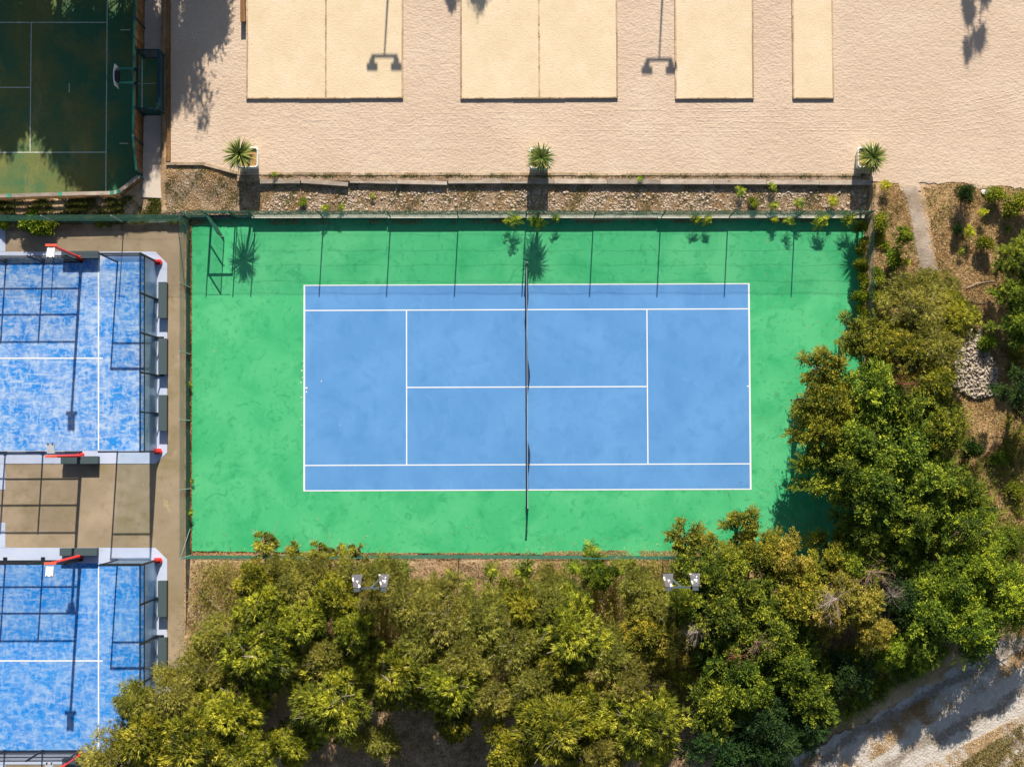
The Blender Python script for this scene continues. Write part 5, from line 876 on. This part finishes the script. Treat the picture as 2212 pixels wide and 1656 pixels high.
# dirt track, lower right
def trackmat():
    m, n, l, p = newmat('dirt_track'); tc = n.new('ShaderNodeTexCoord').outputs['Object']; sep = n.new('ShaderNodeSeparateXYZ'); l.new(tc, sep.inputs[0])
    nn_ = nz(n, l, tc, .45, 5); ad = n.new('ShaderNodeMath'); ad.operation = 'MULTIPLY_ADD'; l.new(nn_, ad.inputs[0]); ad.inputs[1].default_value = 1.8; l.new(sep.outputs[1], ad.inputs[2])
    s = n.new('ShaderNodeMath'); s.operation = 'SINE'; k = n.new('ShaderNodeMath'); k.operation = 'MULTIPLY'; k.inputs[1].default_value = 2.9; l.new(ad.outputs[0], k.inputs[0]); l.new(k.outputs[0], s.inputs[0])
    f2 = nz(n, l, tc, 6, 6); q = n.new('ShaderNodeMath'); q.operation = 'MULTIPLY_ADD'; l.new(f2, q.inputs[0]); q.inputs[1].default_value = 1.6; l.new(s.outputs[0], q.inputs[2])
    c1 = mix(n, l, rng(n, l, nz(n, l, tc, 3, 8), .4, .7), (.60, .54, .47), (.48, .42, .35)); c1 = mix(n, l, rng(n, l, nz(n, l, tc, 25, 4), .6, .7, 0, .6), c1, (.2, .15, .11))
    c2 = mix(n, l, rng(n, l, nz(n, l, tc, 5, 8), .4, .62), (.19, .115, .06), (.09, .07, .03)); l.new(mix(n, l, rng(n, l, q.outputs[0], 1.25, 1.75, 0, .65), c1, c2), p.inputs['Base Color']); p.inputs['Roughness'].default_value = .95
    b = n.new('ShaderNodeBump'); b.inputs['Distance'].default_value = .08; b.inputs['Strength'].default_value = 1; l.new(nz(n, l, tc, 9, 6), b.inputs['Height']); l.new(b.outputs[0], p.inputs['Normal']); return m
A, B = W(1660, 1672), W(2290, 1330); ax = (B-A).normalized(); an = math.atan2(ax.y, ax.x)
P = [(1560, 1720), (1650, 1672), (1760, 1612), (1860, 1565), (1960, 1500), (2060, 1440), (2140, 1400), (2212, 1362), (2300, 1320), (2500, 1700), (2300, 1950), (1700, 1950)]
pl = ragged(P, .05, 200, .18, 9); Rz = Matrix.Rotation(-an, 4, 'Z'); o = MB().slab([Rz @ (p-A) for p in pl], -.1, 0).build('dirt_track', trackmat()); o.location = (A.x, A.y, .06); o.rotation_euler[2] = an; struct(o)
scatter('track_weeds', 'dry weeds along the crown and verge of the dirt track', [(1700, 1656), (1900, 1560), (2212, 1400), (2230, 1430), (2060, 1530), (1850, 1660)], 9000, 'straw', (.05, .14), (.015, .03), 31, .8, .45, .55, zf=.06)
scatter('verge_weeds', 'dry weeds in the lower right corner beyond the track', [(1980, 1660), (2212, 1540), (2230, 1680)], 8000, 'straw', (.05, .16), (.015, .03), 32, .8, .6, .0, zf=.06)
scatter('verge_green', 'green weeds in the lower right corner beyond the track', [(2050, 1660), (2212, 1560), (2230, 1680)], 5000, 'weed', (.05, .16), (.02, .04), 33, .9, .6, .1, zf=.06)

# debris lying about
def stick(label, pts, rad, m, name='fallen_branch'):
    P = [on(u, v, rad*.8+.02+dz) for u, v, dz in pts]; t = P[0].copy(); o = MB().tube([p-t for p in P], [rad*(1-.6*i/(len(P)-1)) for i in range(len(P))], 6).build(name, m); o.location = t; tag(o, label, 'branch')
stick('long pale bare pole lying on brown soil right of the lower padel court', [(430, 1274, .05), (470, 1312, .12), (514, 1341, .3)], .05, 'twig')
stick('thin curved dead branch on the dry grass right of the path', [(2088, 622, .02), (2110, 612, .06), (2150, 606, .04)], .03, 'twig')
stick('dark straight dead branch on the dry grass below the path end', [(2070, 645, .02), (2100, 650, .05), (2140, 652, .03)], .035, 'bark')
stick('small twig lying on the green court left of the young pines', [(498, 1193, .01), (504, 1186, .03), (512, 1172, .02)], .012, 'bark')
stick('small leafy twig lying on the green court below the net', [(1190, 1190, .01), (1200, 1186, .02), (1212, 1178, .02)], .012, 'weed')
pm = MB(); rp = random.Random(4); A_ = [(2119, 412), (2124, 409), (2133, 413), (2140, 409), (2150, 410), (2160, 408), (2158, 413), (2142, 416), (2132, 420), (2122, 419)]
c_ = on(2136, 413, .1); R_ = [W(u, v, c_.z)+Vector((0, 0, rp.uniform(-.03, .1)))-c_ for u, v in A_]
pm.add([Vector((0, 0, .08))]+R_, [(0, i+1, (i+1) % len(R_)+1) for i in range(len(R_))]); o = pm.build('plastic_sheet', 'lampwhite'); o.location = c_; tag(o, 'crumpled white plastic sheet caught at the sand edge, upper right', 'plastic sheet')
